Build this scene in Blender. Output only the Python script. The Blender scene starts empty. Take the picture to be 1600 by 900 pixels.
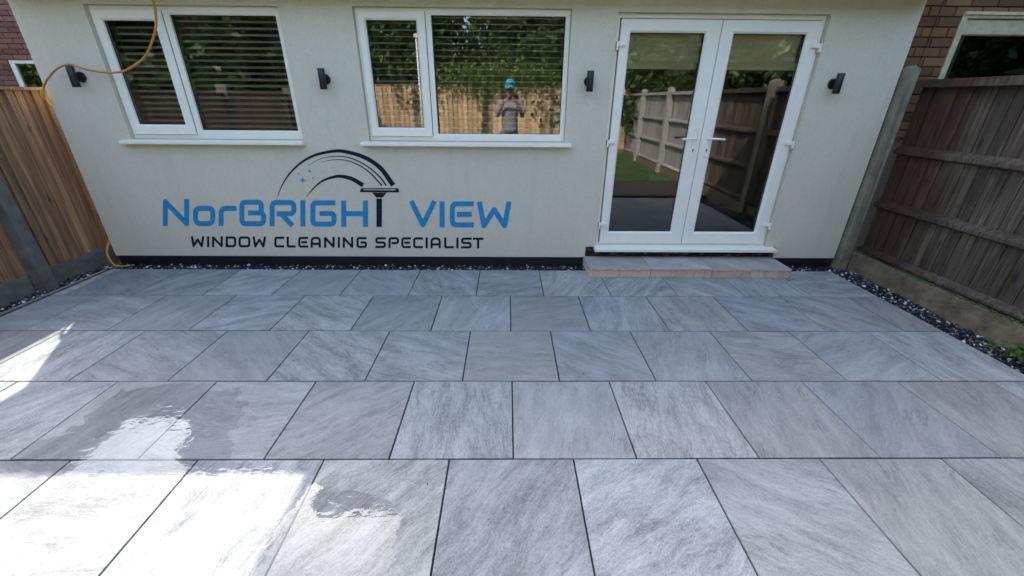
import bpy, bmesh, math, random
from mathutils import Vector, Matrix
random.seed(11)
R = math.radians
S = bpy.context.scene
C = S.collection

# ------------------------------------------------------------------ camera
cam_d = bpy.data.cameras.new('camera'); cam = bpy.data.objects.new('camera', cam_d); C.objects.link(cam)
cam_d.sensor_width = 36; cam_d.lens = 36 * 637.45 / 1600; cam_d.clip_start = .02; cam_d.clip_end = 500
right = Vector((.999918, -.010157, .007785)); up = Vector((-.002801, .419935, .907550)); fwd = Vector((.012487, .907497, -.419872))
m = Matrix((right, up, -fwd)).transposed().to_4x4(); m.translation = (0, -3.8619, 1.58577)
cam.matrix_world = m
S.camera = cam
# ------------------------------------------------------------------ sky, sun, exposure
SUN_AZ, SUN_EL = -30, 45            # the sun stands behind the house, to the left
w = bpy.data.worlds.new('World'); S.world = w; w.use_nodes = True
nt = w.node_tree; nt.nodes.clear()
sky = nt.nodes.new('ShaderNodeTexSky'); sky.sky_type = 'NISHITA'; sky.sun_disc = False
sky.sun_elevation = R(SUN_EL); sky.sun_rotation = R(SUN_AZ); sky.dust_density = 2.8; sky.air_density = 1.0; sky.ozone_density = .3
bg = nt.nodes.new('ShaderNodeBackground'); bg.inputs[1].default_value = .15
wo = nt.nodes.new('ShaderNodeOutputWorld')
nt.links.new(sky.outputs[0], bg.inputs[0]); nt.links.new(bg.outputs[0], wo.inputs[0])
sun_d = bpy.data.lights.new('sun', 'SUN'); sun_d.energy = 2.0; sun_d.angle = R(.53); sun_d.color = (1, .95, .88)
sun = bpy.data.objects.new('sun', sun_d); C.objects.link(sun)
sd = Vector((math.sin(R(SUN_AZ)) * math.cos(R(SUN_EL)), math.cos(R(SUN_AZ)) * math.cos(R(SUN_EL)), math.sin(R(SUN_EL))))
sun.rotation_euler = sd.to_track_quat('Z', 'Y').to_euler(); sun.location = sd * 30
vs = S.view_settings; vs.view_transform = 'Standard'; vs.look = 'None'; vs.gamma = 1; vs.exposure = 2.28
S.cycles.use_denoising = True
S.cycles.max_bounces = 6; S.cycles.transparent_max_bounces = 10; S.cycles.diffuse_bounces = 4; S.cycles.glossy_bounces = 3; S.cycles.transmission_bounces = 2

# ------------------------------------------------------------------ helpers
def link(o, parent=None):
    C.objects.link(o)
    if parent: o.parent = parent
    return o
def mesh(name, vs_, fs, mat=None, parent=None, smooth=False, loc=None):
    me = bpy.data.meshes.new(name); me.from_pydata([tuple(v) for v in vs_], [], fs); me.update()
    if smooth:
        for p in me.polygons: p.use_smooth = True
    if mat: me.materials.append(mat)
    o = bpy.data.objects.new(name, me)
    if loc: o.location = loc
    return link(o, parent)
def inst(name, me, loc, parent=None, rot=(0, 0, 0), scale=(1, 1, 1)):
    o = bpy.data.objects.new(name, me); o.location = loc; o.rotation_euler = rot; o.scale = scale
    return link(o, parent)
def tag(o, label=None, cat=None, group=None, kind=None):
    if label: o['label'] = label
    if cat: o['category'] = cat
    if group: o['group'] = group
    if kind: o['kind'] = kind
    return o
def empty(name, loc=(0, 0, 0), label=None, cat=None, group=None, kind=None):
    o = bpy.data.objects.new(name, None); o.location = loc; o.empty_display_size = .1; C.objects.link(o)
    return tag(o, label, cat, group, kind)
class MB:
    def __init__(s): s.v = []; s.f = []
    def box(s, a, b):
        n = len(s.v); x0, y0, z0 = a; x1, y1, z1 = b
        s.v += [(x0,y0,z0),(x1,y0,z0),(x1,y1,z0),(x0,y1,z0),(x0,y0,z1),(x1,y0,z1),(x1,y1,z1),(x0,y1,z1)]
        s.f += [tuple(n+i for i in q) for q in ((3,2,1,0),(4,5,6,7),(0,1,5,4),(1,2,6,5),(2,3,7,6),(3,0,4,7))]
        return s
    def cyl(s, p0, p1, r0, r1=None, n=16, caps=True):
        r1 = r0 if r1 is None else r1
        p0 = Vector(p0); p1 = Vector(p1); d = (p1 - p0).normalized()
        a = d.orthogonal().normalized(); b = d.cross(a); k = len(s.v)
        for p, r in ((p0, r0), (p1, r1)):
            for i in range(n):
                t = 2 * math.pi * i / n; s.v.append(tuple(p + r * (math.cos(t) * a + math.sin(t) * b)))
        for i in range(n):
            j = (i + 1) % n; s.f.append((k+i, k+j, k+n+j, k+n+i))
        if caps:
            s.f.append(tuple(k + n - 1 - i for i in range(n))); s.f.append(tuple(k + n + i for i in range(n)))
        return s
    def tube(s, pts, r, n=8):
        pts = [Vector(p) for p in pts]; k = len(s.v); a = None
        for i, p in enumerate(pts):
            d = (pts[min(i+1, len(pts)-1)] - pts[max(i-1, 0)]).normalized()
            a = d.orthogonal().normalized() if a is None else (a - d * a.dot(d)).normalized()
            b = d.cross(a); rr = r[i] if isinstance(r, (list, tuple)) else r
            for j in range(n):
                t = 2 * math.pi * j / n; s.v.append(tuple(p + rr * (math.cos(t) * a + math.sin(t) * b)))
        for i in range(len(pts) - 1):
            for j in range(n):
                q = (j + 1) % n; s.f.append((k+i*n+j, k+i*n+q, k+(i+1)*n+q, k+(i+1)*n+j))
        s.f.append(tuple(k + n - 1 - i for i in range(n))); e = k + (len(pts)-1)*n; s.f.append(tuple(e + i for i in range(n)))
        return s
    def ring(s, x0, x1, z0, z1, l, r, b, t, y0, y1, ch=0.0):
        """rectangular frame in the xz plane; y0 is the face, y1 the back; inner edge bevelled by ch"""
        k = len(s.v)
        o = [(x0,z0),(x1,z0),(x1,z1),(x0,z1)]; i_ = [(x0+l,z0+b),(x1-r,z0+b),(x1-r,z1-t),(x0+l,z1-t)]
        c = [(x0+l-ch,z0+b-ch),(x1-r+ch,z0+b-ch),(x1-r+ch,z1-t+ch),(x0+l-ch,z1-t+ch)]
        e = .003
        oc = [(x0+e,z0+e),(x1-e,z0+e),(x1-e,z1-e),(x0+e,z1-e)]
        L = [(o,y1),(o,y0+e),(oc,y0),(c,y0),(i_,y0+ch),(i_,y1)]
        for pts, y in L: s.v += [(x, y, z) for x, z in pts]
        for a in range(6):
            bb = (a + 1) % 6
            for j in range(4):
                q = (j + 1) % 4; s.f.append((k+a*4+j, k+a*4+q, k+bb*4+q, k+bb*4+j))
        return s
    def build(s, name, mat=None, parent=None, smooth=False, loc=None):
        return mesh(name, s.v, s.f, mat, parent, smooth, loc)
def bevel(o, wd=.003, seg=2):
    md = o.modifiers.new('bevel', 'BEVEL'); md.width = wd; md.segments = seg; md.limit_method = 'ANGLE'
    return o
def catmull(pts, n=8):
    P = [Vector(p) for p in pts]; P = [P[0]*2-P[1]] + P + [P[-1]*2-P[-2]]; out = []
    for i in range(1, len(P) - 2):
        for k in range(n):
            t = k / n; a, b, c, d = P[i-1:i+3]
            out.append(.5*((2*b)+(c-a)*t+(2*a-5*b+4*c-d)*t*t+(3*b-a-3*c+d)*t**3))
    return out + [P[-2]]

# ------------------------------------------------------------------ materials
class NT:
    def __init__(s, name):
        s.m = bpy.data.materials.new(name); s.m.use_nodes = True; s.t = s.m.node_tree; s.t.nodes.clear()
        s.out = s.n('ShaderNodeOutputMaterial')
    def n(s, ty, **kw):
        nd = s.t.nodes.new(ty)
        for k, v in kw.items(): setattr(nd, k, v)
        return nd
    def l(s, a, b): s.t.links.new(a, b)
    def set(s, nd, **kw):
        for k, v in kw.items():
            k = k.replace('_', ' ')
            if hasattr(v, 'is_linked') or isinstance(v, bpy.types.NodeSocket): s.l(v, nd.inputs[k])
            else: nd.inputs[k].default_value = v
        return nd
    def math(s, op, a, b=None, c=None):
        nd = s.n('ShaderNodeMath', operation=op)
        for i, x in enumerate((a, b, c)):
            if x is None: continue
            if isinstance(x, bpy.types.NodeSocket): s.l(x, nd.inputs[i])
            else: nd.inputs[i].default_value = x
        return nd.outputs[0]
    def noise(s, vec, scale, detail=4, rough=.55, dist=0):
        nd = s.n('ShaderNodeTexNoise'); s.l(vec, nd.inputs['Vector'])
        nd.inputs['Scale'].default_value = scale; nd.inputs['Detail'].default_value = detail
        nd.inputs['Roughness'].default_value = rough; nd.inputs['Distortion'].default_value = dist
        return nd.outputs['Fac']
    def ramp(s, fac, stops):
        nd = s.n('ShaderNodeValToRGB'); s.l(fac, nd.inputs[0]); e = nd.color_ramp.elements
        while len(e) < len(stops): e.new(.5)
        for el, (p, c) in zip(e, stops):
            el.position = p; el.color = (*c, 1) if len(c) == 3 else c
        return nd.outputs[0]
    def mix(s, f, a, b, mode='MIX'):
        nd = s.n('ShaderNodeMix', data_type='RGBA', blend_type=mode)
        for i, x in ((0, f), (6, a), (7, b)):
            if isinstance(x, bpy.types.NodeSocket): s.l(x, nd.inputs[i])
            else: nd.inputs[i].default_value = x if i == 0 else ((*x, 1) if len(x) == 3 else x)
        return nd.outputs[2]
    def mapping(s, vec, scale=(1,1,1), rot=(0,0,0), loc=(0,0,0)):
        nd = s.n('ShaderNodeMapping'); s.l(vec, nd.inputs[0])
        nd.inputs['Scale'].default_value = scale; nd.inputs['Rotation'].default_value = rot; nd.inputs['Location'].default_value = loc
        return nd.outputs[0]
    def obj(s): return s.n('ShaderNodeTexCoord').outputs['Object']
    def pos(s): return s.n('ShaderNodeNewGeometry').outputs['Position']
    def rnd(s): return s.n('ShaderNodeObjectInfo').outputs['Random']
    def bump(s, h, st, dist=.01):
        nd = s.n('ShaderNodeBump'); s.l(h, nd.inputs['Height']); nd.inputs['Strength'].default_value = st; nd.inputs['Distance'].default_value = dist
        return nd.outputs[0]
    def bsdf(s, col, rough=.5, normal=None, **kw):
        b = s.n('ShaderNodeBsdfPrincipled')
        for k, v in (('Base Color', col), ('Roughness', rough)):
            if isinstance(v, bpy.types.NodeSocket): s.l(v, b.inputs[k])
            else: b.inputs[k].default_value = (*v, 1) if k == 'Base Color' else v
        if normal: s.l(normal, b.inputs['Normal'])
        for k, v in kw.items(): b.inputs[k.replace('_', ' ')].default_value = v
        s.l(b.outputs[0], s.out.inputs[0]); return b
def simple(name, col, rough=.5, var=.12, scale=40, bump=0, **kw):
    t = NT(name); o = t.obj(); f = t.noise(o, scale, 5)
    c = t.mix(t.ramp(f, [(.3, (0,0,0)), (.7, (1,1,1))]), [x*(1-var) for x in col], [min(1, x*(1+var)) for x in col])
    t.bsdf(c, rough, t.bump(f, bump, .004) if bump else None, **kw); return t.m

def m_tile(name, dark, mid, light, gloss=.58):
    t = NT(name); o = t.obj(); r = t.rnd()
    off = t.n('ShaderNodeCombineXYZ'); t.l(t.math('MULTIPLY', r, 53.7), off.inputs[0]); t.l(t.math('MULTIPLY', r, 91.3), off.inputs[1])
    ang = t.math('MULTIPLY_ADD', t.math('FRACT', t.math('MULTIPLY', r, 17.31)), 3.1, -1.5)
    vr = t.n('ShaderNodeVectorRotate', rotation_type='Z_AXIS'); t.l(o, vr.inputs['Vector']); t.l(ang, vr.inputs['Angle'])
    ad = t.n('ShaderNodeVectorMath', operation='ADD'); t.l(vr.outputs[0], ad.inputs[0]); t.l(off.outputs[0], ad.inputs[1]); v = ad.outputs[0]
    warp = t.n('ShaderNodeTexNoise'); t.l(v, warp.inputs['Vector']); warp.inputs['Scale'].default_value = 2.2; warp.inputs['Detail'].default_value = 3
    wv = t.n('ShaderNodeVectorMath', operation='MULTIPLY_ADD'); t.l(warp.outputs['Color'], wv.inputs[0]); wv.inputs[1].default_value = (.15, .15, 0); t.l(v, wv.inputs[2]); v2 = wv.outputs[0]
    veins = t.noise(t.mapping(v2, (2.6, 12, 1)), 1.0, 7, .74, .25)
    fine = t.noise(t.mapping(v2, (22, 110, 1)), 1.0, 4, .85, .1)
    cloud = t.noise(v2, 3.1, 3, .6)
    grit = t.noise(v, 150, 4, .8)
    f = t.math('ADD', t.math('MULTIPLY', veins, .36), t.math('ADD', t.math('MULTIPLY', fine, .27), t.math('ADD', t.math('MULTIPLY', cloud, .14), t.math('MULTIPLY', grit, .30))))
    ctr = t.math('MULTIPLY_ADD', t.math('FRACT', t.math('MULTIPLY', r, 29.3)), .65, .45)
    band = t.noise(t.mapping(v2, (.9, 5.5, 1), loc=(11, 2, 0)), 1.0, 6, .66, .6)
    f = t.math('ADD', f, t.math('MULTIPLY', t.math('SUBTRACT', band, .5), .12))
    f = t.math('MULTIPLY_ADD', t.math('SUBTRACT', f, .51), ctr, .51)
    base = t.ramp(f, [(.425, dark), (.51, mid), (.565, [.5*a+.5*b for a, b in zip(mid, light)]), (.645, light)])
    # thin dark cracks along the bedding
    crack = t.noise(t.mapping(v2, (2.4, 19, 1), loc=(3, 7, 0)), 1.0, 5, .64, .5)
    cr = t.math('SUBTRACT', 1.0, t.math('MULTIPLY', t.math('ABSOLUTE', t.math('SUBTRACT', crack, .5)), 34)); cr = t.math('MAXIMUM', cr, 0)
    gate = t.ramp(t.noise(v, 4.5, 3), [(.5, (0,0,0)), (.66, (1,1,1))])
    base = t.mix(t.math('MULTIPLY', t.math('MULTIPLY', cr, gate), .5), base, [x*.52 for x in dark])
    tone = t.math('MULTIPLY_ADD', t.math('FRACT', t.math('MULTIPLY', r, 7.77)), .22, .93)
    hsv = t.n('ShaderNodeHueSaturation'); t.l(base, hsv.inputs['Color']); t.l(tone, hsv.inputs['Value'])
    # rust-coloured speck and dried-water film, at fixed spots of the ground
    warm = t.math('MULTIPLY', t.math('POWER', t.math('FRACT', t.math('MULTIPLY', r, 41.9)), 2.0), .8)
    col = t.mix(warm, hsv.outputs[0], t.mix(1.0, hsv.outputs[0], (1.06, 1.0, .90), 'MULTIPLY'))
    rough = t.math('ADD', gloss - .06, t.math('MULTIPLY', t.math('ADD', t.math('MULTIPLY', fine, .5), t.math('MULTIPLY', cloud, .5)), .26))
    h = fine
    t.bsdf(col, rough, t.bump(h, .3, .004), Specular_IOR_Level=.1); return t.m
M = {}
M['tile'] = m_tile('porcelain_tile', (.122, .130, .132), (.226, .235, .234), (.385, .395, .388))
M['tile_step'] = m_tile('porcelain_step_tile', (.235, .20, .175), (.36, .315, .285), (.52, .47, .43))
M['riser'] = m_tile('porcelain_riser', (.31, .235, .17), (.50, .40, .30), (.66, .56, .45), .7)
M['grout'] = simple('dark_grout', (.012, .013, .016), .85, .3, 80)
def m_render():
    t = NT('wall_render'); p = t.pos(); a = t.noise(p, 1.1, 6, .6); b = t.noise(p, 14, 6, .65); c = t.noise(p, 150, 4, .7)
    col = t.mix(t.ramp(a, [(.3, (0,0,0)), (.72, (1,1,1))]), (.665, .62, .485), (.73, .68, .535))
    col = t.mix(t.math('MULTIPLY', t.ramp(b, [(.35, (1,1,1)), (.6, (0,0,0))]), .14), col, (.52, .49, .385))
    mo = t.ramp(t.noise(p, 75, 4, .8), [(.38, (0,0,0)), (.62, (1,1,1))]); col = t.mix(t.math('MULTIPLY', mo, .34), col, (.47, .45, .365))
    pit = t.ramp(t.noise(p, 52, 2), [(.70, (0,0,0)), (.76, (1,1,1))]); col = t.mix(t.math('MULTIPLY', pit, .25), col, (.2, .19, .16))
    # vertical streaks of old rain water
    st = t.noise(t.mapping(p, (7, 1, .5)), 1.0, 5); col = t.mix(t.math('MULTIPLY', t.ramp(st, [(.55, (0,0,0)), (.8, (1,1,1))]), .4), col, (.50, .49, .38))
    h = t.math('ADD', t.math('MULTIPLY', b, .5), t.math('MULTIPLY', c, .5))
    t.bsdf(col, .88, t.bump(h, .8, .008)); return t.m
M['render'] = m_render()
M['upvc'] = simple('white_upvc', (.88, .85, .74), .28, .03, 9)
M['upvc_dirty'] = simple('cream_painted_frame', (.60, .53, .34), .5, .18, 22, .2)
M['gasket'] = simple('black_gasket', (.01, .01, .011), .6, .2)
M['black'] = simple('black_metal', (.009, .0095, .012), .42, .2, 60)
def m_plinth():
    t = NT('bitumen_plinth'); p = t.pos(); a = t.noise(p, 9, 6, .65)
    col = t.mix(t.ramp(a, [(.62, (0,0,0)), (.68, (1,1,1))]), (.006, .006, .009), (.03, .028, .028))
    t.bsdf(col, .55, t.bump(a, .5, .01)); return t.m
def m_under():
    t = NT('worn_bitumen'); p = t.pos(); a = t.noise(t.mapping(p, (1, 1, 2.4)), 13, 5, .7)
    col = t.mix(t.ramp(a, [(.545, (0,0,0)), (.6, (1,1,1))]), (.007, .006, .006), (.16, .085, .045))
    t.bsdf(col, .7, t.bump(a, .6, .01)); return t.m
M['plinth'] = m_plinth(); M['under'] = m_under()
def m_glass():
    t = NT('window_glass'); fr = t.n('ShaderNodeFresnel'); fr.inputs[0].default_value = 2.3
    tr = t.n('ShaderNodeBsdfTransparent'); tr.inputs[0].default_value = (.97, .98, .96, 1)
    gl = t.n('ShaderNodeBsdfGlossy'); gl.inputs['Roughness'].default_value = 0.0; gl.inputs[0].default_value = (1, 1, 1, 1)
    b = t.noise(t.pos(), 2.3, 1); t.l(t.bump(b, .006, .05), gl.inputs['Normal'])
    mx = t.n('ShaderNodeMixShader'); t.l(fr.outputs[0], mx.inputs[0]); t.l(tr.outputs[0], mx.inputs[1]); t.l(gl.outputs[0], mx.inputs[2])
    t.l(mx.outputs[0], t.out.inputs[0]); return t.m
M['glass'] = m_glass()
def m_water():
    t = NT('water_film'); p = t.pos(); fr = t.n('ShaderNodeFresnel'); fr.inputs[0].default_value = 1.35
    b = t.math('ADD', t.noise(t.mapping(p, (9, 20, 1), (0, 0, .5)), 1.0, 2, .5, .8), t.math('MULTIPLY', t.noise(p, 60, 1), .10))
    nm = t.bump(b, .16, .005)
    tr = t.n('ShaderNodeBsdfTransparent'); tr.inputs[0].default_value = (.97, .97, .98, 1)
    gl = t.n('ShaderNodeBsdfGlossy'); gl.inputs['Roughness'].default_value = .02; gl.inputs[0].default_value = (.78, .90, 1, 1); t.l(nm, gl.inputs['Normal']); t.l(nm, fr.inputs['Normal'])
    mx = t.n('ShaderNodeMixShader'); t.l(fr.outputs[0], mx.inputs[0]); t.l(tr.outputs[0], mx.inputs[1]); t.l(gl.outputs[0], mx.inputs[2])
    t.l(mx.outputs[0], t.out.inputs[0]); return t.m
M['water'] = m_water()
def m_wood(name, a, b, c, knots=True, rough=.75, tint=None):
    t = NT(name); o = t.obj(); r = t.rnd()
    off = t.n('ShaderNodeCombineXYZ'); t.l(t.math('MULTIPLY', r, 31.7), off.inputs[2]); t.l(t.math('MULTIPLY', r, 13.1), off.inputs[1])
    ad = t.n('ShaderNodeVectorMath', operation='ADD'); t.l(o, ad.inputs[0]); t.l(off.outputs[0], ad.inputs[1]); v = ad.outputs[0]
    g = t.noise(t.mapping(v, (38, 38, 1.5)), 1.0, 6, .6, 1.2); g2 = t.noise(t.mapping(v, (130, 130, 3)), 1.0, 3, .6)
    big = t.noise(t.mapping(v, (3, 3, 1)), 1.0, 4)
    f = t.math('ADD', t.math('MULTIPLY', g, .55), t.math('ADD', t.math('MULTIPLY', g2, .2), t.math('MULTIPLY', big, .25)))
    col = t.ramp(f, [(.33, a), (.5, b), (.66, c)])
    if knots:
        vo = t.n('ShaderNodeTexVoronoi'); t.l(t.mapping(v, (9, 9, 2.6)), vo.inputs['Vector']); vo.inputs['Scale'].default_value = 1.0
        kn = t.ramp(vo.outputs['Distance'], [(.07, (1,1,1)), (.16, (0,0,0))]); col = t.mix(t.math('MULTIPLY', kn, .8), col, [x*.28 for x in a])
    if tint: col = tint(t, col)
    val = t.math('MULTIPLY_ADD', t.math('FRACT', t.math('MULTIPLY', r, 5.13)), .6, .68)
    hs = t.n('ShaderNodeHueSaturation'); t.l(col, hs.inputs['Color']); t.l(val, hs.inputs['Value'])
    t.bsdf(hs.outputs[0], rough, t.bump(f, .5, .006)); return t.m
M['wood_new'] = m_wood('treated_softwood', (.10, .046, .023), (.32, .175, .09), (.51, .315, .18))
def old_and_sunlit_tint(t, col):
    p = t.pos(); sx = t.n('ShaderNodeSeparateXYZ'); t.l(p, sx.inputs[0])
    n = t.noise(p, 2.4, 5, .6)
    # red-brown stain left on the boards next to the house, ragged edge; green algae in patches
    d = t.math('ADD', sx.outputs[1], t.math('MULTIPLY', t.math('SUBTRACT', n, .5), 1.1))
    k = t.ramp(t.math('ADD', t.math('MULTIPLY', d, .8), .5), [(-.0, (0,0,0)), (.24, (1,1,1))])
    col = t.mix(t.math('MULTIPLY', k, .88), col, t.mix(1.0, col, (.52, .21, .085), 'MULTIPLY'))
    al = t.ramp(t.noise(t.mapping(p, (1.7, 1.7, 1)), 1.7, 5, .6), [(.52, (0,0,0)), (.7, (1,1,1))])
    bl = t.ramp(t.noise(t.mapping(p, (2.2, 2.2, .8)), 1.6, 6, .7), [(.52, (0,0,0)), (.64, (1,1,1))]); col = t.mix(t.math('MULTIPLY', bl, .6), col, (.012, .009, .006))
    # paler silver further down the garden, sunlight put into the board colour
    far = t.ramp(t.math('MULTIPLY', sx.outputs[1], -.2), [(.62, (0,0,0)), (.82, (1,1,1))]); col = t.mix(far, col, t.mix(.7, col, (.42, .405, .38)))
    return t.mix(t.math('MULTIPLY', al, .5), col, (.06, .07, .02))
M['wood_old'] = m_wood('weathered_softwood', (.016, .010, .006), (.078, .056, .037), (.215, .178, .133), tint=old_and_sunlit_tint)
M['wood_back'] = m_wood('pale_fence_wood', (.36, .24, .13), (.54, .38, .22), (.68, .52, .33))
def m_conc(name, a, b, moss=.0):
    t = NT(name); p = t.pos(); f = t.noise(p, 7, 8, .65); g = t.noise(p, 120, 3, .7)
    col = t.mix(t.ramp(t.math('ADD', t.math('MULTIPLY', f, .7), t.math('MULTIPLY', g, .3)), [(.36, (0,0,0)), (.64, (1,1,1))]), a, b)
    if moss:
        k = t.ramp(t.noise(p, 3.4, 6, .65), [(.5, (0,0,0)), (.7, (1,1,1))]); col = t.mix(t.math('MULTIPLY', k, moss), col, (.06, .055, .025))
    t.bsdf(col, .9, t.bump(t.math('ADD', f, t.math('MULTIPLY', g, .5)), .6, .008)); return t.m
M['conc'] = m_conc('fence_concrete', (.085, .08, .07), (.18, .17, .15), .45)
M['conc_mossy'] = m_conc('stained_concrete', (.085, .064, .036), (.25, .20, .13), .6)
M['conc_pale'] = m_conc('pale_concrete_post', (.15, .135, .095), (.29, .265, .195), .35)
M['conc_sunlit'] = m_conc('sunlit_concrete', (.27, .26, .235), (.42, .41, .38))  # paler copy for the far posts, sunlight put into the colour
M['moss'] = m_conc('moss', (.05, .06, .015), (.10, .115, .03))
def m_brick(name, a, b, c):
    t = NT(name); o = t.obj(); r = t.rnd(); f = t.noise(o, 38, 5, .65); g = t.noise(t.pos(), 5, 4)
    col = t.ramp(t.math('ADD', t.math('MULTIPLY', r, .55), t.math('ADD', t.math('MULTIPLY', f, .3), t.math('MULTIPLY', g, .15))), [(.2, a), (.5, b), (.85, c)])
    t.bsdf(col, .88, t.bump(f, .6, .006)); return t.m
M['brick_red'] = m_brick('dark_red_brick', (.12, .043, .03), (.20, .078, .052), (.27, .12, .08))
M['brick_brown'] = m_brick('brown_brick', (.10, .05, .022), (.18, .088, .036), (.25, .13, .055))
def m_brickwall(name, a, b, mo):
    t = NT(name); p = t.pos(); br = t.n('ShaderNodeTexBrick'); sw = t.n('ShaderNodeSeparateXYZ'); cb = t.n('ShaderNodeCombineXYZ')
    t.l(p, sw.inputs[0]); t.l(t.math('ADD', sw.outputs[0], sw.outputs[1]), cb.inputs[0]); t.l(sw.outputs[2], cb.inputs[1]); t.l(cb.outputs[0], br.inputs['Vector'])
    br.inputs['Scale'].default_value = 1; br.inputs['Brick Width'].default_value = .225; br.inputs['Row Height'].default_value = .075; br.inputs['Mortar Size'].default_value = .005
    br.inputs['Color1'].default_value = (*a, 1); br.inputs['Color2'].default_value = (*b, 1); br.inputs['Mortar'].default_value = (*mo, 1)
    t.bsdf(br.outputs[0], .9); return t.m
M['bw_red'] = m_brickwall('red_brickwork', (.12, .055, .05), (.19, .09, .08), (.19, .165, .15))
M['bw_brown'] = m_brickwall('brown_brickwork', (.12, .065, .035), (.19, .10, .055), (.19, .16, .12))
M['mortar_red'] = simple('pale_mortar', (.17, .135, .125), .95, .2, 60, .3); M['mortar_brown'] = simple('brown_mortar', (.17, .135, .09), .95, .2, 60, .3)
M['roof'] = simple('roof_tile', (.09, .06, .05), .9, .2, 12)
M['room'] = simple('room_paint', (.30, .31, .31), .9, .05); M['room_floor'] = simple('dark_floor', (.05, .055, .065), .5, .15)
M['blind'] = simple('blind_slat', (.90, .89, .82), .45, .04); M['blind_fabric'] = simple('cream_blind', (.74, .73, .54), .8, .06, 30)
M['cord'] = simple('blind_cord', (.6, .6, .55), .8, .1)
M['hose'] = simple('orange_hose', (.52, .21, .04), .45, .15, 30); M['hose_tip'] = simple('yellow_tape', (.6, .33, .04), .5, .1)
M['pipe'] = simple('grey_conduit', (.12, .125, .13), .45, .15)
def m_paint(name, col):
    t = NT(name); p = t.pos(); a = t.noise(p, 75, 4, .8); b = t.noise(p, 14, 6, .65); c = t.noise(p, 150, 4, .7)
    k = t.ramp(t.math('ADD', t.math('MULTIPLY', a, .6), t.math('MULTIPLY', b, .4)), [(.38, (0,0,0)), (.62, (1,1,1))])
    cc = t.mix(k, [x*.80 for x in col], [x*1.16 for x in col]); worn = t.ramp(t.noise(p, 52, 2), [(.69, (0,0,0)), (.75, (1,1,1))])
    cc = t.mix(t.math('MULTIPLY', worn, .55), cc, (.42, .40, .33))
    t.bsdf(cc, .85, t.bump(t.math('ADD', t.math('MULTIPLY', b, .5), t.math('MULTIPLY', c, .5)), .8, .008), Specular_IOR_Level=.2); return t.m
M['blue'] = m_paint('blue_paint', (.03, .265, .51)); M['navy'] = m_paint('navy_paint', (.006, .017, .027))
M['pole'] = simple('white_pole', (.78, .79, .8), .3, .03)
def m_pebble():
    t = NT('mixed_pebble'); g = t.n('ShaderNodeNewGeometry'); r = g.outputs['Random Per Island']
    col = t.ramp(r, [(0, (.008, .009, .013)), (.58, (.02, .022, .028)), (.74, (.065, .065, .07)), (.85, (.20, .20, .20)), (.92, (.5, .49, .47)), (1, (.8, .79, .76))])
    f = t.noise(t.pos(), 90, 3); t.bsdf(col, .5, t.bump(f, .3, .003)); return t.m
M['pebble'] = m_pebble()
def m_leaf(name, a, b):
    t = NT(name); g = t.n('ShaderNodeNewGeometry'); r = g.outputs['Random Per Island']; col = t.ramp(r, [(0, a), (1, b)])
    d = t.bsdf(col, .5); tl = t.n('ShaderNodeBsdfTranslucent'); t.l(col, tl.inputs[0]); mx = t.n('ShaderNodeMixShader'); mx.inputs[0].default_value = .3
    t.l(d.outputs[0], mx.inputs[1]); t.l(tl.outputs[0], mx.inputs[2]); t.l(mx.outputs[0], t.out.inputs[0]); return t.m
M['leaf'] = m_leaf('tree_leaf', (.025, .055, .012), (.085, .14, .03)); M['leaf_bright'] = m_leaf('ivy_leaf', (.07, .14, .02), (.17, .26, .05))
M['leaf_weed'] = m_leaf('weed_leaf', (.035, .085, .015), (.09, .17, .035)); M['grass'] = m_leaf('grass_blade', (.04, .10, .016), (.08, .17, .03))
M['bark'] = simple('bark', (.07, .055, .04), .95, .3, 14, .6); M['soil'] = simple('soil', (.035, .03, .025), .95, .3, 12, .5)
M['turf'] = simple('turf', (.035, .07, .015), .95, .3, 40, .4)
M['skin'] = simple('skin', (.45, .26, .18), .5, .06); M['shirt'] = simple('grey_tshirt', (.27, .27, .29), .9, .15, 20); M['shirt_dark'] = simple('dark_yoke', (.03, .03, .035), .9, .1)
M['trouser'] = simple('dark_trousers', (.03, .032, .036), .9, .2); M['cap'] = simple('turquoise_cap', (.03, .42, .55), .7, .08); M['hair'] = simple('dark_hair', (.02, .016, .012), .7, .2)
M['shoe'] = simple('shoe', (.05, .05, .05), .6, .2)

# ------------------------------------------------------------------ ground and patio
tag(mesh('ground', [(-90,-90,-.06),(90,-90,-.06),(90,90,-.06),(-90,90,-.06)], [(0,1,2,3)], M['soil']), kind='structure')
PT = .603; J = .008; XL, XR = -3.985, 3.338
patio = empty('patio', (0, 0, 0), kind='structure')
MB().box((XL, -5*PT, -.055), (XR, -.002, -.009)).build('grout_bed', M['grout'], patio)
def tile_mesh(sx, sy, th, mat, name='tile'):
    bm = bmesh.new(); bmesh.ops.create_cube(bm, size=1)
    for v in bm.verts: v.co.x *= sx; v.co.y *= sy; v.co.z *= th
    bmesh.ops.bevel(bm, geom=[e for e in bm.edges if all(v.co.z > 0 for v in e.verts)], offset=.0014, segments=1, affect='EDGES')
    me = bpy.data.meshes.new(name); bm.to_mesh(me); bm.free(); me.materials.append(mat); return me
full = tile_mesh(PT-J, PT-J, .018, M['tile'])
offs = (-3.2892, -3.5874, -2.6858, -2.3784, -2.0854)
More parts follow.
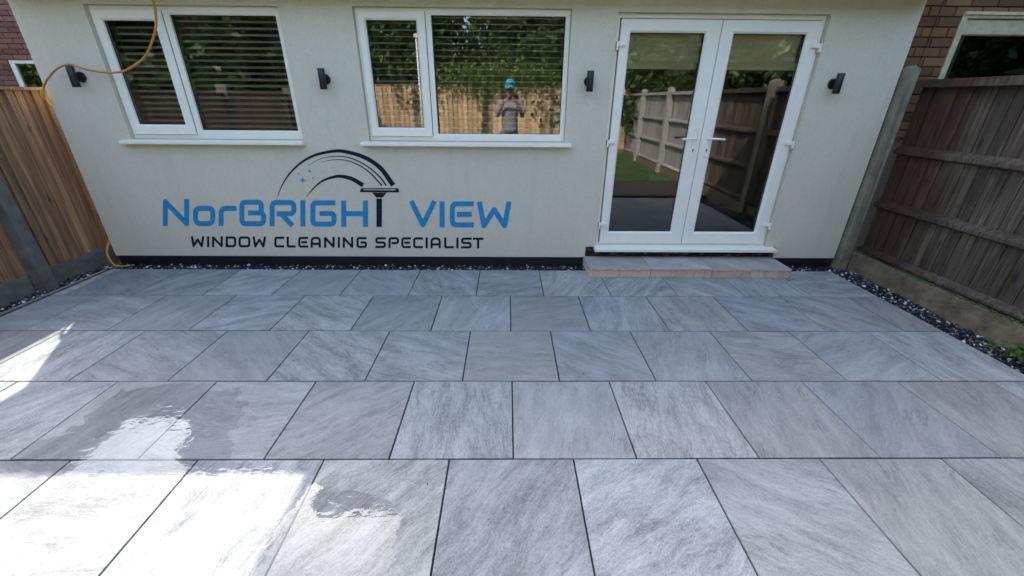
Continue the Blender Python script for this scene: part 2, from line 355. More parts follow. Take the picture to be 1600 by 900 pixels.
for r, off in enumerate(offs):
    y = -(r + .5) * PT
    k0 = math.floor((XL - off) / PT)
    for k in range(k0, k0 + 15):
        a = off + k * PT + J/2; b = a + PT - J; a2, b2 = max(a, XL), min(b, XR)
        if b2 - a2 < .03: continue
        dz = random.uniform(-.0007, .0007); dy = random.uniform(-.0012, .0012); tilt = (random.uniform(-.0012, .0012), random.uniform(-.0012, .0012), random.uniform(-.0015, .0015))
        me = full if b2 - a2 > PT - J - .001 else tile_mesh(b2 - a2, PT - J, .018, M['tile'])
        inst('tile', me, ((a2+b2)/2, y + dy, -.009 + dz), patio, tilt)
# water film left on the tiles: an uneven outline triangulated from a height field
def puddle(name, poly, seed, label, res=.012, amp=.05):
    rnd = random.Random(seed); ph = [rnd.uniform(0, 6.28) for _ in range(8)]
    from mathutils import noise as N
    def sdf(x, y):
        ins = False; d = 9; n = len(poly)
        for i in range(n):
            (x0, y0), (x1, y1) = poly[i], poly[(i+1) % n]
            if (y0 > y) != (y1 > y) and x < (x1-x0)*(y-y0)/(y1-y0)+x0: ins = not ins
            t = max(0, min(1, ((x-x0)*(x1-x0)+(y-y0)*(y1-y0))/((x1-x0)**2+(y1-y0)**2))); d = min(d, math.hypot(x-x0-t*(x1-x0), y-y0-t*(y1-y0)))
        n_ = N.noise(Vector((x*14+seed, y*22, 0))) * .6 + N.noise(Vector((x*40, y*75+seed, 3))) * .45 + N.noise(Vector((x*5, y*5, seed))) * .8
        return (d if ins else -d) + amp * n_
    xs = [p[0] for p in poly]; ys = [p[1] for p in poly]; x0, x1, y0, y1 = min(xs)-.1, max(xs)+.1, min(ys)-.1, max(ys)+.1
    nx, ny = int((x1-x0)/res), int((y1-y0)/res); V = {}; vs_ = []; fs = []
    g = [[sdf(x0+i*res, y0+j*res) for j in range(ny+1)] for i in range(nx+1)]
    def vid(i, j):
        if (i, j) not in V: V[i, j] = len(vs_); vs_.append((x0+i*res, y0+j*res, .0016))
        return V[i, j]
    def cut(a, b):
        key = (min(a, b), max(a, b))
        if key not in V:
            fa, fb = g[a[0]][a[1]], g[b[0]][b[1]]; t = fa/(fa-fb)
            V[key] = len(vs_); vs_.append((x0+(a[0]+t*(b[0]-a[0]))*res, y0+(a[1]+t*(b[1]-a[1]))*res, .0016))
        return V[key]
    def onjoint(x, y):
        fy = (-y / PT) % 1; rr = int(-y / PT)
        if min(fy, 1-fy)*PT < .006: return True
        fx = ((x - offs[min(rr, 4)]) / PT) % 1
        return min(fx, 1-fx)*PT < .006
    for i in range(nx):
        for j in range(ny):
            c = [(i,j),(i+1,j),(i+1,j+1),(i,j+1)]; s = [g[a][b] > 0 for a, b in c]
            if not any(s): continue
            f = []
            for q in range(4):
                if s[q]: f.append(vid(*c[q]))
                if s[q] != s[(q+1) % 4]: f.append(cut(c[q], c[(q+1) % 4]))
            if len(f) > 2: fs.append(tuple(f))
    o = mesh(name, vs_, fs, M['water'], None, True); return tag(o, label, kind='structure')
puddle('puddle', [(-2.3,-1.9),(-2.05,-1.82),(-1.8,-1.84),(-1.5,-2.0),(-1.42,-2.25),(-1.3,-2.44),(-.98,-2.46),(-.95,-2.5),(-1.3,-2.53),(-1.6,-2.5),(-2.1,-2.52),(-2.45,-2.46),(-2.3,-2.2)], 3, 'thin water film on the tiles by the sunlit corner', amp=.085)
puddle('puddle', [(-.9,-2.52),(-.72,-2.6),(-.52,-2.62),(-.46,-2.72),(-.44,-2.82),(-.42,-3.0),(-.9,-3.0),(-.92,-2.75)], 8, 'thin water film on the tiles in the foreground', amp=.05)

# gravel strips
def gravel():
    ico = bmesh.new(); bmesh.ops.create_icosphere(ico, subdivisions=2, radius=1); iv = [v.co.copy() for v in ico.verts]; jf = [tuple(v.index for v in f.verts) for f in ico.faces]; ico.free()
    vs_, fs = [], []; rg = random.Random(5)
    def put(x, y, z, r):
        k = len(vs_); e = Matrix.Rotation(rg.uniform(0, 6.3), 3, 'Z') @ Matrix.Rotation(rg.uniform(-.5, .5), 3, 'X')
        sx, sy, sz = r*rg.uniform(.8, 1.35), r*rg.uniform(.7, 1.1), r*rg.uniform(.5, .85)
        for v in iv:
            q = Vector((v.x*sx, v.y*sy, v.z*sz)) * (1 + .16*math.sin(5*v.x+7*v.y+x*90)); q = e @ q; vs_.append((x+q.x, y+q.y, z+q.z))
        for f in jf: fs.append(tuple(k+i for i in f))
    for _ in range(2300): put(rg.uniform(-4.15, 3.55), rg.uniform(.012, .152), rg.uniform(-.03, -.004), rg.choice((.006, .008, .009, .011, .013)))
    for _ in range(2300): put(rg.uniform(3.352, 3.575), rg.uniform(-2.6, .02), rg.uniform(-.03, -.002), rg.choice((.006, .007, .008, .010, .012)))
    for _ in range(900): put(rg.uniform(-4.17, -4.03), rg.uniform(-2.9, .02), rg.uniform(-.025, .008), rg.choice((.007, .009, .011, .013)))
    for (x, y, r) in ((3.44, -1.13, .022), (3.47, -1.30, .015), (3.42, -.9, .014), (3.40, -1.5, .013), (3.44, -1.66, .018), (3.41, -.62, .013)): put(x, y, .01, r)
    return tag(mesh('gravel', vs_, fs, M['pebble'], None, True), 'dark pebbles with scattered white stones round the patio edge', kind='stuff')
gravel()
tag(MB().box((-4.3, -3.02, -.058), (XL-.003, .3, -.028)).box((XR+.003, -3.02, -.058), (3.62, .3, -.028)).box((XL-.003, .0, -.058), (XR+.003, .3, -.028)).build('gravel_bed', simple('dark_bed', (.012, .012, .014), .9, .3, 50)), kind='structure')
pc = MB(); pc.tube([(-4.012, -3.0, .004), (-4.012, -2, .006), (-4.010, -1, .004), (-4.004, -.06, .003)], .014, 10)
tag(pc.build('conduit_pipe', M['pipe'], None, True), 'thin grey conduit pipe along the left patio edge', 'pipe')

# ------------------------------------------------------------------ rendered house
YW = .15; WL, WR = -4.045, 3.455; ZT = 2.36
house = empty('rendered_house', (0, .15, 0), 'grey rendered house extension with white windows and french doors', 'house')
house.matrix_parent_inverse = Matrix()
OFF = Vector((0, -.15, 0))
def hpart(mb, name, mat, parent=None, smooth=False):
    """part of the house: coordinates are world ones, the root sits at y = .15"""
    o = mb.build(name, mat, parent or house, smooth)
    if parent is None: o.location = OFF
    return o
holes = [(-3.457, -1.882, 1.226, 2.264), (-1.277, .532, 1.224, 2.27), (.918, 2.697, .205, 2.25), (.815, 2.808, .0, .205)]
def wall_mesh(x0, x1, z0, z1, y0, y1, hs):
    xs = sorted({x0, x1, *[h[0] for h in hs], *[h[1] for h in hs]}); zs = sorted({z0, z1, *[max(z0, h[2]) for h in hs], *[h[3] for h in hs]})
    solid = lambda i, j: 0 <= i < len(xs)-1 and 0 <= j < len(zs)-1 and not any(h[0]-1e-6 <= xs[i] and xs[i+1] <= h[1]+1e-6 and h[2]-1e-6 <= zs[j] and zs[j+1] <= h[3]+1e-6 for h in hs)
    mb = MB()
    def q(*p): k = len(mb.v); mb.v.extend(p); mb.f.append((k, k+1, k+2, k+3))
    for i in range(len(xs)-1):
        for j in range(len(zs)-1):
            if not solid(i, j): continue
            a, b, c, d = xs[i], xs[i+1], zs[j], zs[j+1]
            q((a,y0,c),(b,y0,c),(b,y0,d),(a,y0,d)); q((b,y1,c),(a,y1,c),(a,y1,d),(b,y1,d))
            if not solid(i-1, j): q((a,y1,c),(a,y0,c),(a,y0,d),(a,y1,d))
            if not solid(i+1, j): q((b,y0,c),(b,y1,c),(b,y1,d),(b,y0,d))
            if not solid(i, j-1): q((a,y1,c),(b,y1,c),(b,y0,c),(a,y0,c))
            if not solid(i, j+1): q((a,y0,d),(b,y0,d),(b,y1,d),(a,y1,d))
    return mb
hpart(wall_mesh(WL, WR, .088, ZT, YW, .42, holes), 'wall', M['render'])
hpart(MB().box((WL+.012, .162, -.058), (.815, .4, .0875)).box((2.808, .162, -.058), (WR-.004, .4, .0875)), 'plinth', M['plinth'])
hpart(MB().box((.8155, .172, -.058), (2.8075, .4, .2045)), 'door_plinth', M['under'])
hpart(MB().box((WL-.002, .421, .0), (WL+.2, 4.2, ZT)).box((WR-.2, .421, .0), (WR-.002, 4.2, ZT)).box((WL+.2, 4.0, 0), (WR-.2, 4.2, ZT)), 'side_wall', M['render'])
hpart(MB().box((WL-.02, -.10, ZT+.002), (WR, 4.3, 2.77)), 'fascia_roof', M['upvc'])
hpart(MB().box((-2.2, .06, 2.772), (WR, 2.6, 3.34)), 'unseen_dormer_wall', M['render'])  # unseen dormer, shaped so its overhang casts the sun patch edge
hpart(MB().box((-2.6, -.1, 3.342), (WR, 2.6, 3.52)), 'unseen_dormer_roof', M['upvc'])
hpart(MB().box((-4.0, 2.602, 2.772), (WR, 9.0, 5.4)), 'unseen_main_wall', M['render'])  # unseen main house, added to block bright sky above the near tiles
rf = MB(); rf.v = [(-4.15,2.45,5.402),(WR,2.45,5.402),(WR,9.2,5.402),(-4.15,9.2,5.402),(-4.15,2.45,5.5),(WR,2.45,5.5),(WR,9.2,5.5),(-4.15,9.2,5.5),(-4.15,5.8,7.9),(WR,5.8,7.9)]
rf.f = [(3,2,1,0),(0,1,5,4),(1,2,6,9,5),(2,3,7,6),(3,0,4,8,7),(4,5,9,8),(6,7,8,9)]
hpart(rf, 'roof', M['roof'])  # unseen roof, added with the main house to block the sky
# rooms behind the glass
rm = MB()
def inbox(x0, x1, y0, y1, z0, z1):
    k = len(rm.v); rm.v += [(x0,y0,z0),(x1,y0,z0),(x1,y1,z0),(x0,y1,z0),(x0,y0,z1),(x1,y0,z1),(x1,y1,z1),(x0,y1,z1)]
    rm.f += [tuple(k+i for i in q) for q in ((7,6,5,4),(6,2,1,5)[::-1],(7,3,2,6)[::-1],(4,0,3,7)[::-1])]
inbox(-3.84, -1.6, .421, 3.9, .16, 2.35); inbox(-1.59, .70, .421, 3.9, .16, 2.35); inbox(.71, 3.25, .421, 3.9, .16, 2.35)
hpart(rm, 'room_wall', M['room'])
hpart(MB().box((-3.84, .421, .1), (3.25, 3.9, .158)), 'room_floor', M['room_floor'])

def window(x0, x1, z0, z1, sash, gl, gr, ysill):
    win = bpy.data.objects.new('window', None); link(win, house); win.location = OFF; win.empty_display_size = .1
    sx1 = sash[1]
    fr = MB(); fr.ring(x0, x1, z0, z1, .045, gr_l(x1, gr), gr[2]-z0, z1-gr[3], .192, .262, .008)
    fr.box((sx1+.004, .1935, z0+.03), (gr[0]-.006, .26, z1-.03))
    fr.build('frame', M['upvc'], win)
    MB().ring(sash[0], sash[1], sash[2], sash[3], gl[0]-sash[0], sash[1]-gl[1], gl[2]-sash[2], sash[3]-gl[3], .172, .235, .014).build('sash', M['upvc'], win)
    e = .012
    MB().ring(sash[0]-.004, sash[1]+.004, sash[2]-.004, sash[3]+.004, .02, .02, .02, .02, .1905, .20).build('gasket', M['gasket'], win)
    for g, y in ((gl, .206), (gr, .214)):
        MB().ring(g[0]-.004, g[1]+.004, g[2]-.004, g[3]+.004, .008, .008, .008, .008, y-.004, y+.03).build('glazing_gasket', M['gasket'], win)
        mesh('pane', [(g[0]-e,y,g[2]-e),(g[1]+e,y,g[2]-e),(g[1]+e,y,g[3]+e),(g[0]-e,y,g[3]+e)], [(0,1,2,3)], M['glass'], win)
    s0, s1, st = ysill
    si = MB(); si.v = [(s0,.085,st-.037),(s1,.085,st-.037),(s1,.085,st-.008),(s0,.085,st-.008),(s0,.2,st),(s1,.2,st),(s0,.2,st-.037),(s1,.2,st-.037)]
    si.f = [(0,1,2,3),(3,2,5,4),(0,6,7,1),(0,3,4,6),(1,7,5,2)]
    bevel(si.build('sill', M['upvc'], win), .004)
    return win
def gr_l(x1, gr): return x1 - gr[1]
w1 = window(-3.455, -1.884, 1.228, 2.262, (-3.432, -2.868, 1.268, 2.226), (-3.370, -2.946, 1.351, 2.156), (-2.808, -1.937, 1.305, 2.202), (-3.525, -1.872, 1.226))
w2 = window(-1.275, .530, 1.226, 2.268, (-1.250, -.692, 1.266, 2.240), (-1.189, -.767, 1.341, 2.179), (-.637, .489, 1.290, 2.219), (-1.343, .592, 1.224))
w1['label'] = 'white window left of the painted logo, orange hose crossing it'; w2['label'] = 'wider white window above the painted logo, man reflected in it'

dr = bpy.data.objects.new('french_door', None); link(dr, house); dr.location = OFF; dr.empty_display_size = .1
MB().ring(.92, 2.695, .212, 2.248, .03, .03, .03, .034, .196, .27, .004).build('frame', M['upvc'], dr)
for x0, x1, g in ((.958, 1.810, (1.045, 1.686, .357, 2.110)), (1.816, 2.662, (1.930, 2.558, .357, 2.109))):
    MB().ring(x0, x1, .238, 2.206, g[0]-x0, x1-g[1], g[2]-.238, 2.206-g[3], .174, .24, .014).build('leaf', M['upvc'], dr)
    MB().ring(g[0]-.004, g[1]+.004, g[2]-.004, g[3]+.004, .009, .009, .009, .009, .203, .235).build('glazing_gasket', M['gasket'], dr)
    mesh('pane', [(g[0]-.012,.208,g[2]-.012),(g[1]+.012,.208,g[2]-.012),(g[1]+.012,.208,g[3]+.012),(g[0]-.012,.208,g[3]+.012)], [(0,1,2,3)], M['glass'], dr)
MB().box((.952, .205, .232), (2.668, .23, 2.212)).build('gasket', M['gasket'], dr) if False else None
for x0, x1 in ((.949, .958), (2.662, 2.6655)):
    pass
si = MB(); si.v = [(.9,.075,.172),(2.775,.075,.172),(2.775,.075,.203),(.9,.075,.203),(.9,.2,.213),(2.775,.2,.213),(.9,.2,.172),(2.775,.2,.172)]
si.f = [(0,1,2,3),(3,2,5,4),(0,6,7,1),(0,3,4,6),(1,7,5,2)]
bevel(si.build('sill', M['upvc'], dr), .004)
for sgn, px, x in ((-1, 1.752, 1.757), (1, 1.880, 1.875)):
    h = MB(); h.box((px-.016, .161, 1.10), (px+.016, .174, 1.36)); hp = bevel(h.build('handle_plate', M['upvc'], dr), .007, 3)
    lv = MB().tube(catmull([(px, .165, 1.267), (px, .135, 1.267), (px+sgn*.02, .122, 1.268), (px+sgn*.07, .119, 1.267), (px+sgn*.135, .122, 1.263)], 5), .0095, 10); lv.build('handle_lever', M['upvc'], dr, True)
    MB().cyl((px, .1605, 1.165), (px, .1625, 1.165), .008, n=14).box((px-.0035, .1606, 1.143), (px+.0035, .1624, 1.162)).build('keyhole', M['gasket'], dr)
for x, sg in ((.945, -1), (2.675, 1)):
    for z in (2.022, 1.232, .442):
        hb = MB(); hb.box((min(x, x-sg*.062), .150, z-.017), (max(x, x-sg*.062), .174, z+.017)); hb.box((min(x, x+sg*.016), .142, z-.048), (max(x, x+sg*.016), .192, z+.018))
        bevel(hb.build('hinge', M['upvc'], dr), .004)

# door step of cut tiles
step = empty('door_step', (0, 0, 0), 'low step of four grey tiles with beige edge below the french doors', 'step')
sb = [.803, 1.406, 2.010, 2.395, 2.790]
MB().box((.812, -.172, -.002), (2.78, .165, .075)).build('mortar_core', M['grout'], step)
for i in range(4):
    a, b = sb[i]+(.003 if i else 0), sb[i+1]-.003
    inst('tread_tile', tile_mesh(b-a, .345, .02, M['tile_step'], 'tread_tile'), ((a+b)/2, -.0155, .088), step)
    MB().box((-(b-a)/2, -.0015, -.0088), ((b-a)/2, 0, .0088)).build('tread_edge', M['riser'], step, loc=((a+b)/2, -.1883, .088))
    MB().box((-(b-a)/2, -.005, -.036), ((b-a)/2, .005, .036)).build('riser_tile', M['riser'], step, loc=((a+b)/2, -.178, .038))
MB().box((-.005, -.17, -.036), (.005, .165, .036)).build('riser_tile', M['riser'], step, loc=(.8075, -.002, .038))
MB().box((-.005, -.17, -.036), (.005, .165, .036)).build('riser_tile', M['riser'], step, loc=(2.785, -.002, .038))

# blinds behind the windows
def blind(x0, x1, z0, z1, label, tilt=15):
    b = empty('venetian_blind', ((x0+x1)/2, .31, z0), label, 'blind', 'white venetian blinds behind the windows')
    wd = (x1-x0)/2; t = R(tilt); cs, sn = math.cos(t), math.sin(t)
    MB().box((-wd, -.022, z1-z0-.035), (wd, .022, z1-z0)).build('head_rail', M['blind'], b)
    mb = MB(); n = 4
    for s in (-1, 1):
        for j in range(n+1):
            u = (j/n-.5)*.046; h = .0035*(1-(2*j/n-1)**2); y, z = u*cs-h*sn, u*sn+h*cs; mb.v += [(s*wd, y, z), (s*wd, y, z-.0022)]
    k = 2*(n+1)
    for j in range(n): mb.f += [(2*j, 2*j+2, k+2*j+2, k+2*j), (2*j+1, k+2*j+1, k+2*j+3, 2*j+3)]
    mb.f += [(0, k, k+1, 1), (2*n, 2*n+1, k+2*n+1, k+2*n)]
    sl = mb.build('slat', M['blind'], b); z = z1-z0-.075; sl.location = (0, 0, z)
    while z > .05:
        z -= .0495; inst('slat', sl.data, (random.uniform(-.002, .002), 0, z), b, (random.uniform(-.03, .03), random.uniform(-.002, .002), 0))
    MB().box((-wd, -.02, .005), (wd, .02, .018)).build('bottom_rail', M['blind'], b)
    for f in (-.72, 0, .72): MB().tube([(f*wd, -.026, .01), (f*wd, -.026, z1-z0-.02)], .0009, 5).build('ladder_cord', M['cord'], b); MB().tube([(f*wd+.012, .026, .01), (f*wd+.012, .026, z1-z0-.02)], .0009, 5).build('ladder_cord', M['cord'], b)
blind(-3.42, -2.90, 1.25, 2.25, 'white venetian blind in narrow left pane crossed by the hose', 25)
blind(-2.86, -1.90, 1.25, 2.25, 'white venetian blind in the wide pane of the left window', 25)
blind(-1.24, -.72, 1.25, 2.25, 'white venetian blind in the narrow pane beside the man reflection')
blind(-.68, .51, 1.25, 2.25, 'white venetian blind behind the man reflection')
for a, b, lb in ((1.03, 1.70, 'cream pleated blind pulled up on the left french door'), (1.915, 2.57, 'cream pleated blind pulled up on the right french door')):
    rb = empty('pleated_blind', ((a+b)/2, .262, 1.84), lb, 'blind', 'cream blinds on the french doors'); wd = (b-a)/2
    MB().box((-wd, -.016, .275), (wd, .016, .30)).build('head_rail', M['blind_fabric'], rb)
    pl = MB(); nn = 6
    for j in range(nn+1):
        z = .022+.252*j/nn; y = -.009 if j % 2 else .005; pl.v += [(-wd, y, z), (wd, y, z), (-wd, y+.003, z), (wd, y+.003, z)]
    for j in range(nn): k = 4*j; pl.f += [(k, k+1, k+5, k+4), (k+2, k+6, k+7, k+3)]
    pl.build('fabric', M['blind_fabric'], rb); MB().box((-wd, -.012, 0), (wd, .012, .022)).build('bottom_bar', M['upvc'], rb)
# a few things in the rooms
cb = empty('tall_cabinet', (-3.05, 3.1, .16), 'tall black cabinet inside, seen through the left window', 'cabinet')
MB().box((-.3, -.3, 0), (.3, .3, 2.0)).build('carcass', M['black'], cb); MB().box((-.29, -.318, .06), (-.003, -.302, 1.97)).build('door', M['black'], cb); MB().box((.003, -.318, .06), (.29, -.302, 1.97)).build('door', M['black'], cb)
tv = empty('television', (3.2, 2.0, 1.3), 'black flat television inside, seen through the right french door', 'television')
MB().box((-.03, -.55, 0), (.0, .55, .62)).build('housing', M['black'], tv); MB().box((-.034, -.53, .02), (-.0305, .53, .6)).build('screen', M['gasket'], tv)
sofa = empty('sofa', (1.3, 3.0, .16), 'dark sofa inside, seen dimly through the french doors', 'sofa')
bevel(MB().box((-.5, -.45, .08), (.9, .45, .42)).build('seat', M['trouser'], sofa), .04); bevel(MB().box((-.5, .25, .421), (.9, .45, .85)).build('backrest', M['trouser'], sofa), .04)

# wall lamps
def lamp(x, label):
    l = empty('wall_lamp', (x, .15, 1.731), label, 'wall lamp', 'black cylinder wall lamps on the render')
    b = MB().cyl((0, .001, 0), (0, -.016, 0), .041, n=32).build('mount', M['black'], l); bevel(b, .002)
    MB().cyl((0, -.0165, 0), (0, -.05, 0), .012, n=16).build('arm', M['black'], l)
    cy = MB(); n = 32; prof = [(.0, -.066), (.024, -.066), (.024, -.079), (.0275, -.081), (.029, -.079), (.029, .079), (.0275, .081), (.024, .079), (.024, .066), (0, .066)]
    for r, z in prof:
        for i in range(n): t = 2*math.pi*i/n; cy.v.append((max(r, .0005)*math.cos(t), -.078+max(r, .0005)*math.sin(t), z))
    for a in range(len(prof)-1):
        for i in range(n): q = (i+1) % n; cy.f.append((a*n+i, a*n+q, (a+1)*n+q, (a+1)*n+i))
    cy.build('cylinder', M['black'], l, True).data.polygons.foreach_set('use_smooth', [True]*len(cy.f))
    for z in (-.068, .064): MB().cyl((0, -.078, z), (0, -.078, z+.004), .0235, n=24).build('lens', M['blind'], l)
lamp(-3.688, 'black cylinder wall lamp with the orange hose laid over it')
lamp(-1.584, 'black cylinder wall lamp between the two windows')
lamp(.712, 'black cylinder wall lamp between the wide window and french doors')
lamp(2.876, 'black cylinder wall lamp right of the french doors')

# hose
hz = MB(); hp = [(-2.74,.35,2.782),(-2.74,.05,2.79),(-2.742,-.118,2.76),(-2.745,-.12,2.55),(-2.76,-.08,2.40),(-2.787,.02,2.283),(-2.84,.07,2.15),(-2.922,.085,2.019),(-3.05,.09,1.88),(-3.218,.09,1.792),(-3.30,.09,1.770),(-3.391,.09,1.764),(-3.5,.085,1.775),(-3.592,.08,1.795),(-3.689,.075,1.822),(-3.80,.075,1.79),(-3.90,.08,1.725),(-3.96,.085,1.678),(-4.03,.1,1.60),(-4.08,.16,1.52),(-4.11,.36,1.3),(-4.12,.42,.9),(-4.12,.40,.5),(-4.105,.22,.25),(-4.06,.09,.15),(-4.02,.05,.07),(-3.98,.04,.02),(-3.93,.05,.006),(-3.88,.09,.004)]
hz.tube(catmull(hp, 6), .0085, 10)
hose = empty('garden_hose', (-4.0, .1, 0), 'orange garden hose hanging from the roof to the fence corner', 'hose')
o = hz.build('tube', M['hose'], hose, True); o.location = (4.0, -.1, 0)
tp = MB().tube(catmull([(-3.995,.086,1.642),(-4.02,.088,1.602),(-4.05,.1,1.55)], 5), .0125, 10).build('tape', M['hose_tip'], hose, True); tp.location = (4.0, -.1, 0)

# ------------------------------------------------------------------ painted sign on the render
def W(u, v, d=0):
    """artboard (hundreds) -> wall; the design tapers a little towards its top"""
    a, b = (u-527)/100, (355-v)/100; q = 1 - .00164*a + .06761*b
    return ((.64583*a - .00181*b - 1.71342)/q, YW - .0015 - d, (.00244*a + .69338*b + .40022)/q)
sign = empty('painted_sign', (-1.7, .15, .4), 'blue and navy painted logo and lettering on the rendered wall', 'sign')
def ribbon(mb, pts, wd, d, r0=False, r1=False):
    pts = [Vector(p) for p in pts]; k = len(mb.v); n = len(pts)
    for i, p in enumerate(pts):
        a = (pts[i]-pts[i-1]).normalized() if i else (pts[1]-pts[0]).normalized(); b = (pts[i+1]-pts[i]).normalized() if i < n-1 else a
        t = (a+b).normalized(); nn = Vector((-t.y, t.x)); s = 1/max(.7, nn.dot(Vector((-a.y, a.x)))); ww = wd[i] if isinstance(wd, list) else wd
        for sg in (-1, 1): mb.v.append(W(p.x+nn.x*sg*s*ww/2, p.y+nn.y*sg*s*ww/2, d))
    for i in range(n-1): mb.f.append((k+2*i, k+2*i+1, k+2*i+3, k+2*i+2))
    w0 = wd if not isinstance(wd, list) else wd[0]
    for fl, p in ((r0, pts[0]), (r1, pts[-1])):
        if fl:
            c = len(mb.v)
            for i in range(14): t = 2*math.pi*i/14; mb.v.append(W(p.x+w0/2*math.cos(t), p.y+w0/2*math.sin(t), d+.00012))
            mb.f.append(tuple(c+i for i in range(14)))
def rnd_(pts, r, n=5):
    """round the inner corners of a polyline"""
    out = [Vector(pts[0])]
    for i in range(1, len(pts)-1):
        p = Vector(pts[i]); a = (Vector(pts[i-1])-p); b = (Vector(pts[i+1])-p); rr = min(r, a.length*.49, b.length*.49); a = p+a.normalized()*rr; b = p+b.normalized()*rr
        for k in range(n+1): t = k/n; out.append(a*(1-t)**2+p*2*t*(1-t)+b*t*t)
    return out+[Vector(pts[-1])]
def glyph(ch, x0, x1, y0, y1, s, mat):
    h = s/2; L, Rr, T, B = x0+h, x1-h, y0+h, y1-h; my = (T+B)/2; mb = MB(); D = [0]
    def st(pts, r=0, a=False, b=False):
        D[0] += .00025; ribbon(mb, rnd_(pts, r) if r else pts, s, D[0], a, b)
    cr = s*.95
    def loop(pts, r): m0 = ((pts[0][0]+pts[1][0])/2, (pts[0][1]+pts[1][1])/2); st([m0]+list(pts[1:])+[pts[0], m0], r)
    if ch == 'N': st([(L,y1),(L,T)], 0, False, True); st([(L,T),(Rr,B)]); st([(Rr,B),(Rr,y0)], 0, True)
    elif ch in 'oO': loop([(L,T),(Rr,T),(Rr,B),(L,B)], cr*1.1)
    elif ch == 'r': st([(L,y1),(L,T),(x1,T)], cr)
    elif ch == 'B':
        e = s*.45; st([(L+s*1.2,my),(Rr-e,my),(Rr-e,T),(L,T),(L,my)], cr*.8); st([(L,my-s),(L,B),(Rr,B),(Rr,my),(Rr-s*1.6,my)], cr*.8)
    elif ch == 'R': st([(L,y1),(L,T),(Rr,T),(Rr,my+s*.1),(L+s*.9,my+s*.1)], cr*.9); st([(L+s*2.0,my+s*.3),(x1-s*.75,y1-s*.12)], 0)
    elif ch == 'P': st([(L,y1),(L,T),(Rr,T),(Rr,my+s*.2),(L+s*.9,my+s*.2)], cr*.9)
    elif ch == 'I': st([(L,y0),(L,y1)])
    elif ch == 'G': st([(x1-s*.2,T),(L,T),(L,B),(Rr,B),(Rr,my),(L+s*1.35,my)], cr*.8)
    elif ch == 'H': st([(L,y0),(L,y1)]); st([(Rr,y0),(Rr,y1)]); st([(L,my),(Rr,my)])
    elif ch == 'V': xm = (x0+x1)/2; st([(L+s*.05,y0),(xm,B-s*.1)], 0, False, True); st([(Rr-s*.05,y0),(xm,B-s*.1)])
    elif ch == 'E': st([(x1,T),(L,T),(L,B),(x1,B)], cr); st([(L+s*.9,my),(x1-s*.4,my)])
    elif ch == 'C': st([(x1,T),(L,T),(L,B),(x1,B)], cr)
    elif ch == 'L': st([(L,y0),(L,B),(x1,B)], cr*.6)
    elif ch == 'W':
        a, c, b = x0+(x1-x0)*.205, (x0+x1)/2, x1-(x1-x0)*.205; t = y0+(y1-y0)*.30
        st([(L,y0),(a,B)], 0, False, True); st([(a,B),(c,t)], 0, False, True); st([(c,t),(b,B)], 0, False, True); st([(b,B),(Rr,y0)])
    elif ch == 'D': loop([(L,T),(Rr,T),(Rr,B),(L,B)], cr*1.25); st([(L,y0),(L,y1)])
    elif ch == 'A': st([(L,y1),(L,T),(Rr,T),(Rr,y1)], cr*1.5); st([(L,my+s*.7),(Rr,my+s*.7)])
    elif ch == 'S': st([(x1,T),(L,T),(L,my),(Rr,my),(Rr,B),(x0,B)], cr*.9)
    elif ch == 'T': st([(x0,T),(x1,T)]); st([((x0+x1)/2,T),((x0+x1)/2,y1)])
    o = mb.build('letter', mat, sign); o.location = (1.7, -.15, -.4); return o
for ch, a, b, y0, y1 in (('N',254.5,295.8,311,353.2),('o',301.8,336.6,321.6,353.3),('r',341.7,369.7,321.6,353),('B',374.2,416,312,353.3),('R',421.4,463.2,312.5,353.7),('I',469.4,477.6,312.8,353.7),('G',485,526,313,354),('H',533.2,575,313.2,354.2),('V',638.3,683.4,314,356),('I',686.9,695,314.5,355.2),('E',702.8,740.2,314.5,355.3),('W',745,799.5,315,356.5)):
    glyph(ch, a, b, y0, y1, 7.9, M['blue'])
for ch, a, b in (('W',298.3,319.7),('I',323.6,327),('N',331.4,348.3),('D',352.8,369.3),('O',372.8,391.3),('W',394.6,416),('C',428.6,444.2),('L',448,462.2),('E',466,481.7),('A',485.4,501.5),('N',506.4,523),('I',527.8,531.3),('N',535.6,552),('G',557,573.5),
                 ('S',586.5,603),('P',607,623.5),('E',627,642),('C',645.5,661),('I',665,668.4),('A',672.7,688.8),('L',694,709),('I',713,716.2),('S',720.4,737),('T',738.8,755.4)):
    y0 = 369 + (a-298)*.005; glyph(ch, a, b, y0, y0+17, 3.5, M['navy'])
def shape(name, mat, pts=None, arc=None, wd=None):
    mb = MB()
    if pts: mb.v = [W(x, y, .0003) for x, y in pts]; mb.f = [tuple(range(len(pts)))]
    else:
        P = catmull([(x, y, 0) for x, y in arc], 5); n = len(P); ribbon(mb, [(p.x, p.y) for p in P], [wd[0]+(wd[1]-wd[0])*(i/(n-1))**.9 for i in range(n)], .0003)
    o = mb.build(name, mat, sign); o.location = (1.7, -.15, -.4)
shape('arc', M['navy'], arc=[(433.5,307.6),(440,291),(452,272),(470,254.5),(492,242.5),(520,236.3),(539.5,236.9),(568.6,245.4),(594,262),(614.6,289.5)], wd=(.7, 7.6))
shape('arc', M['navy'], arc=[(481.7,258),(500.5,248.3),(520,244.5),(539.5,245),(559,251.3),(578.4,263),(594,277),(603.6,290)], wd=(.5, 2.5))
shape('arc', M['navy'], arc=[(502.5,253.6),(520,249.7),(539.5,250.3),(559,257),(578,269.7),(597,290)], wd=(.5, 2.3))
shape('arc', M['navy'], arc=[(479,307.6),(491,293),(504.4,282.4),(520,276.8),(531.7,275.4),(549,279),(567.5,289.5)], wd=(.7, 7))
shape('squeegee_blade', M['navy'], [(562.2,300.2),(564.3,294),(622.5,294),(624,300.6)])
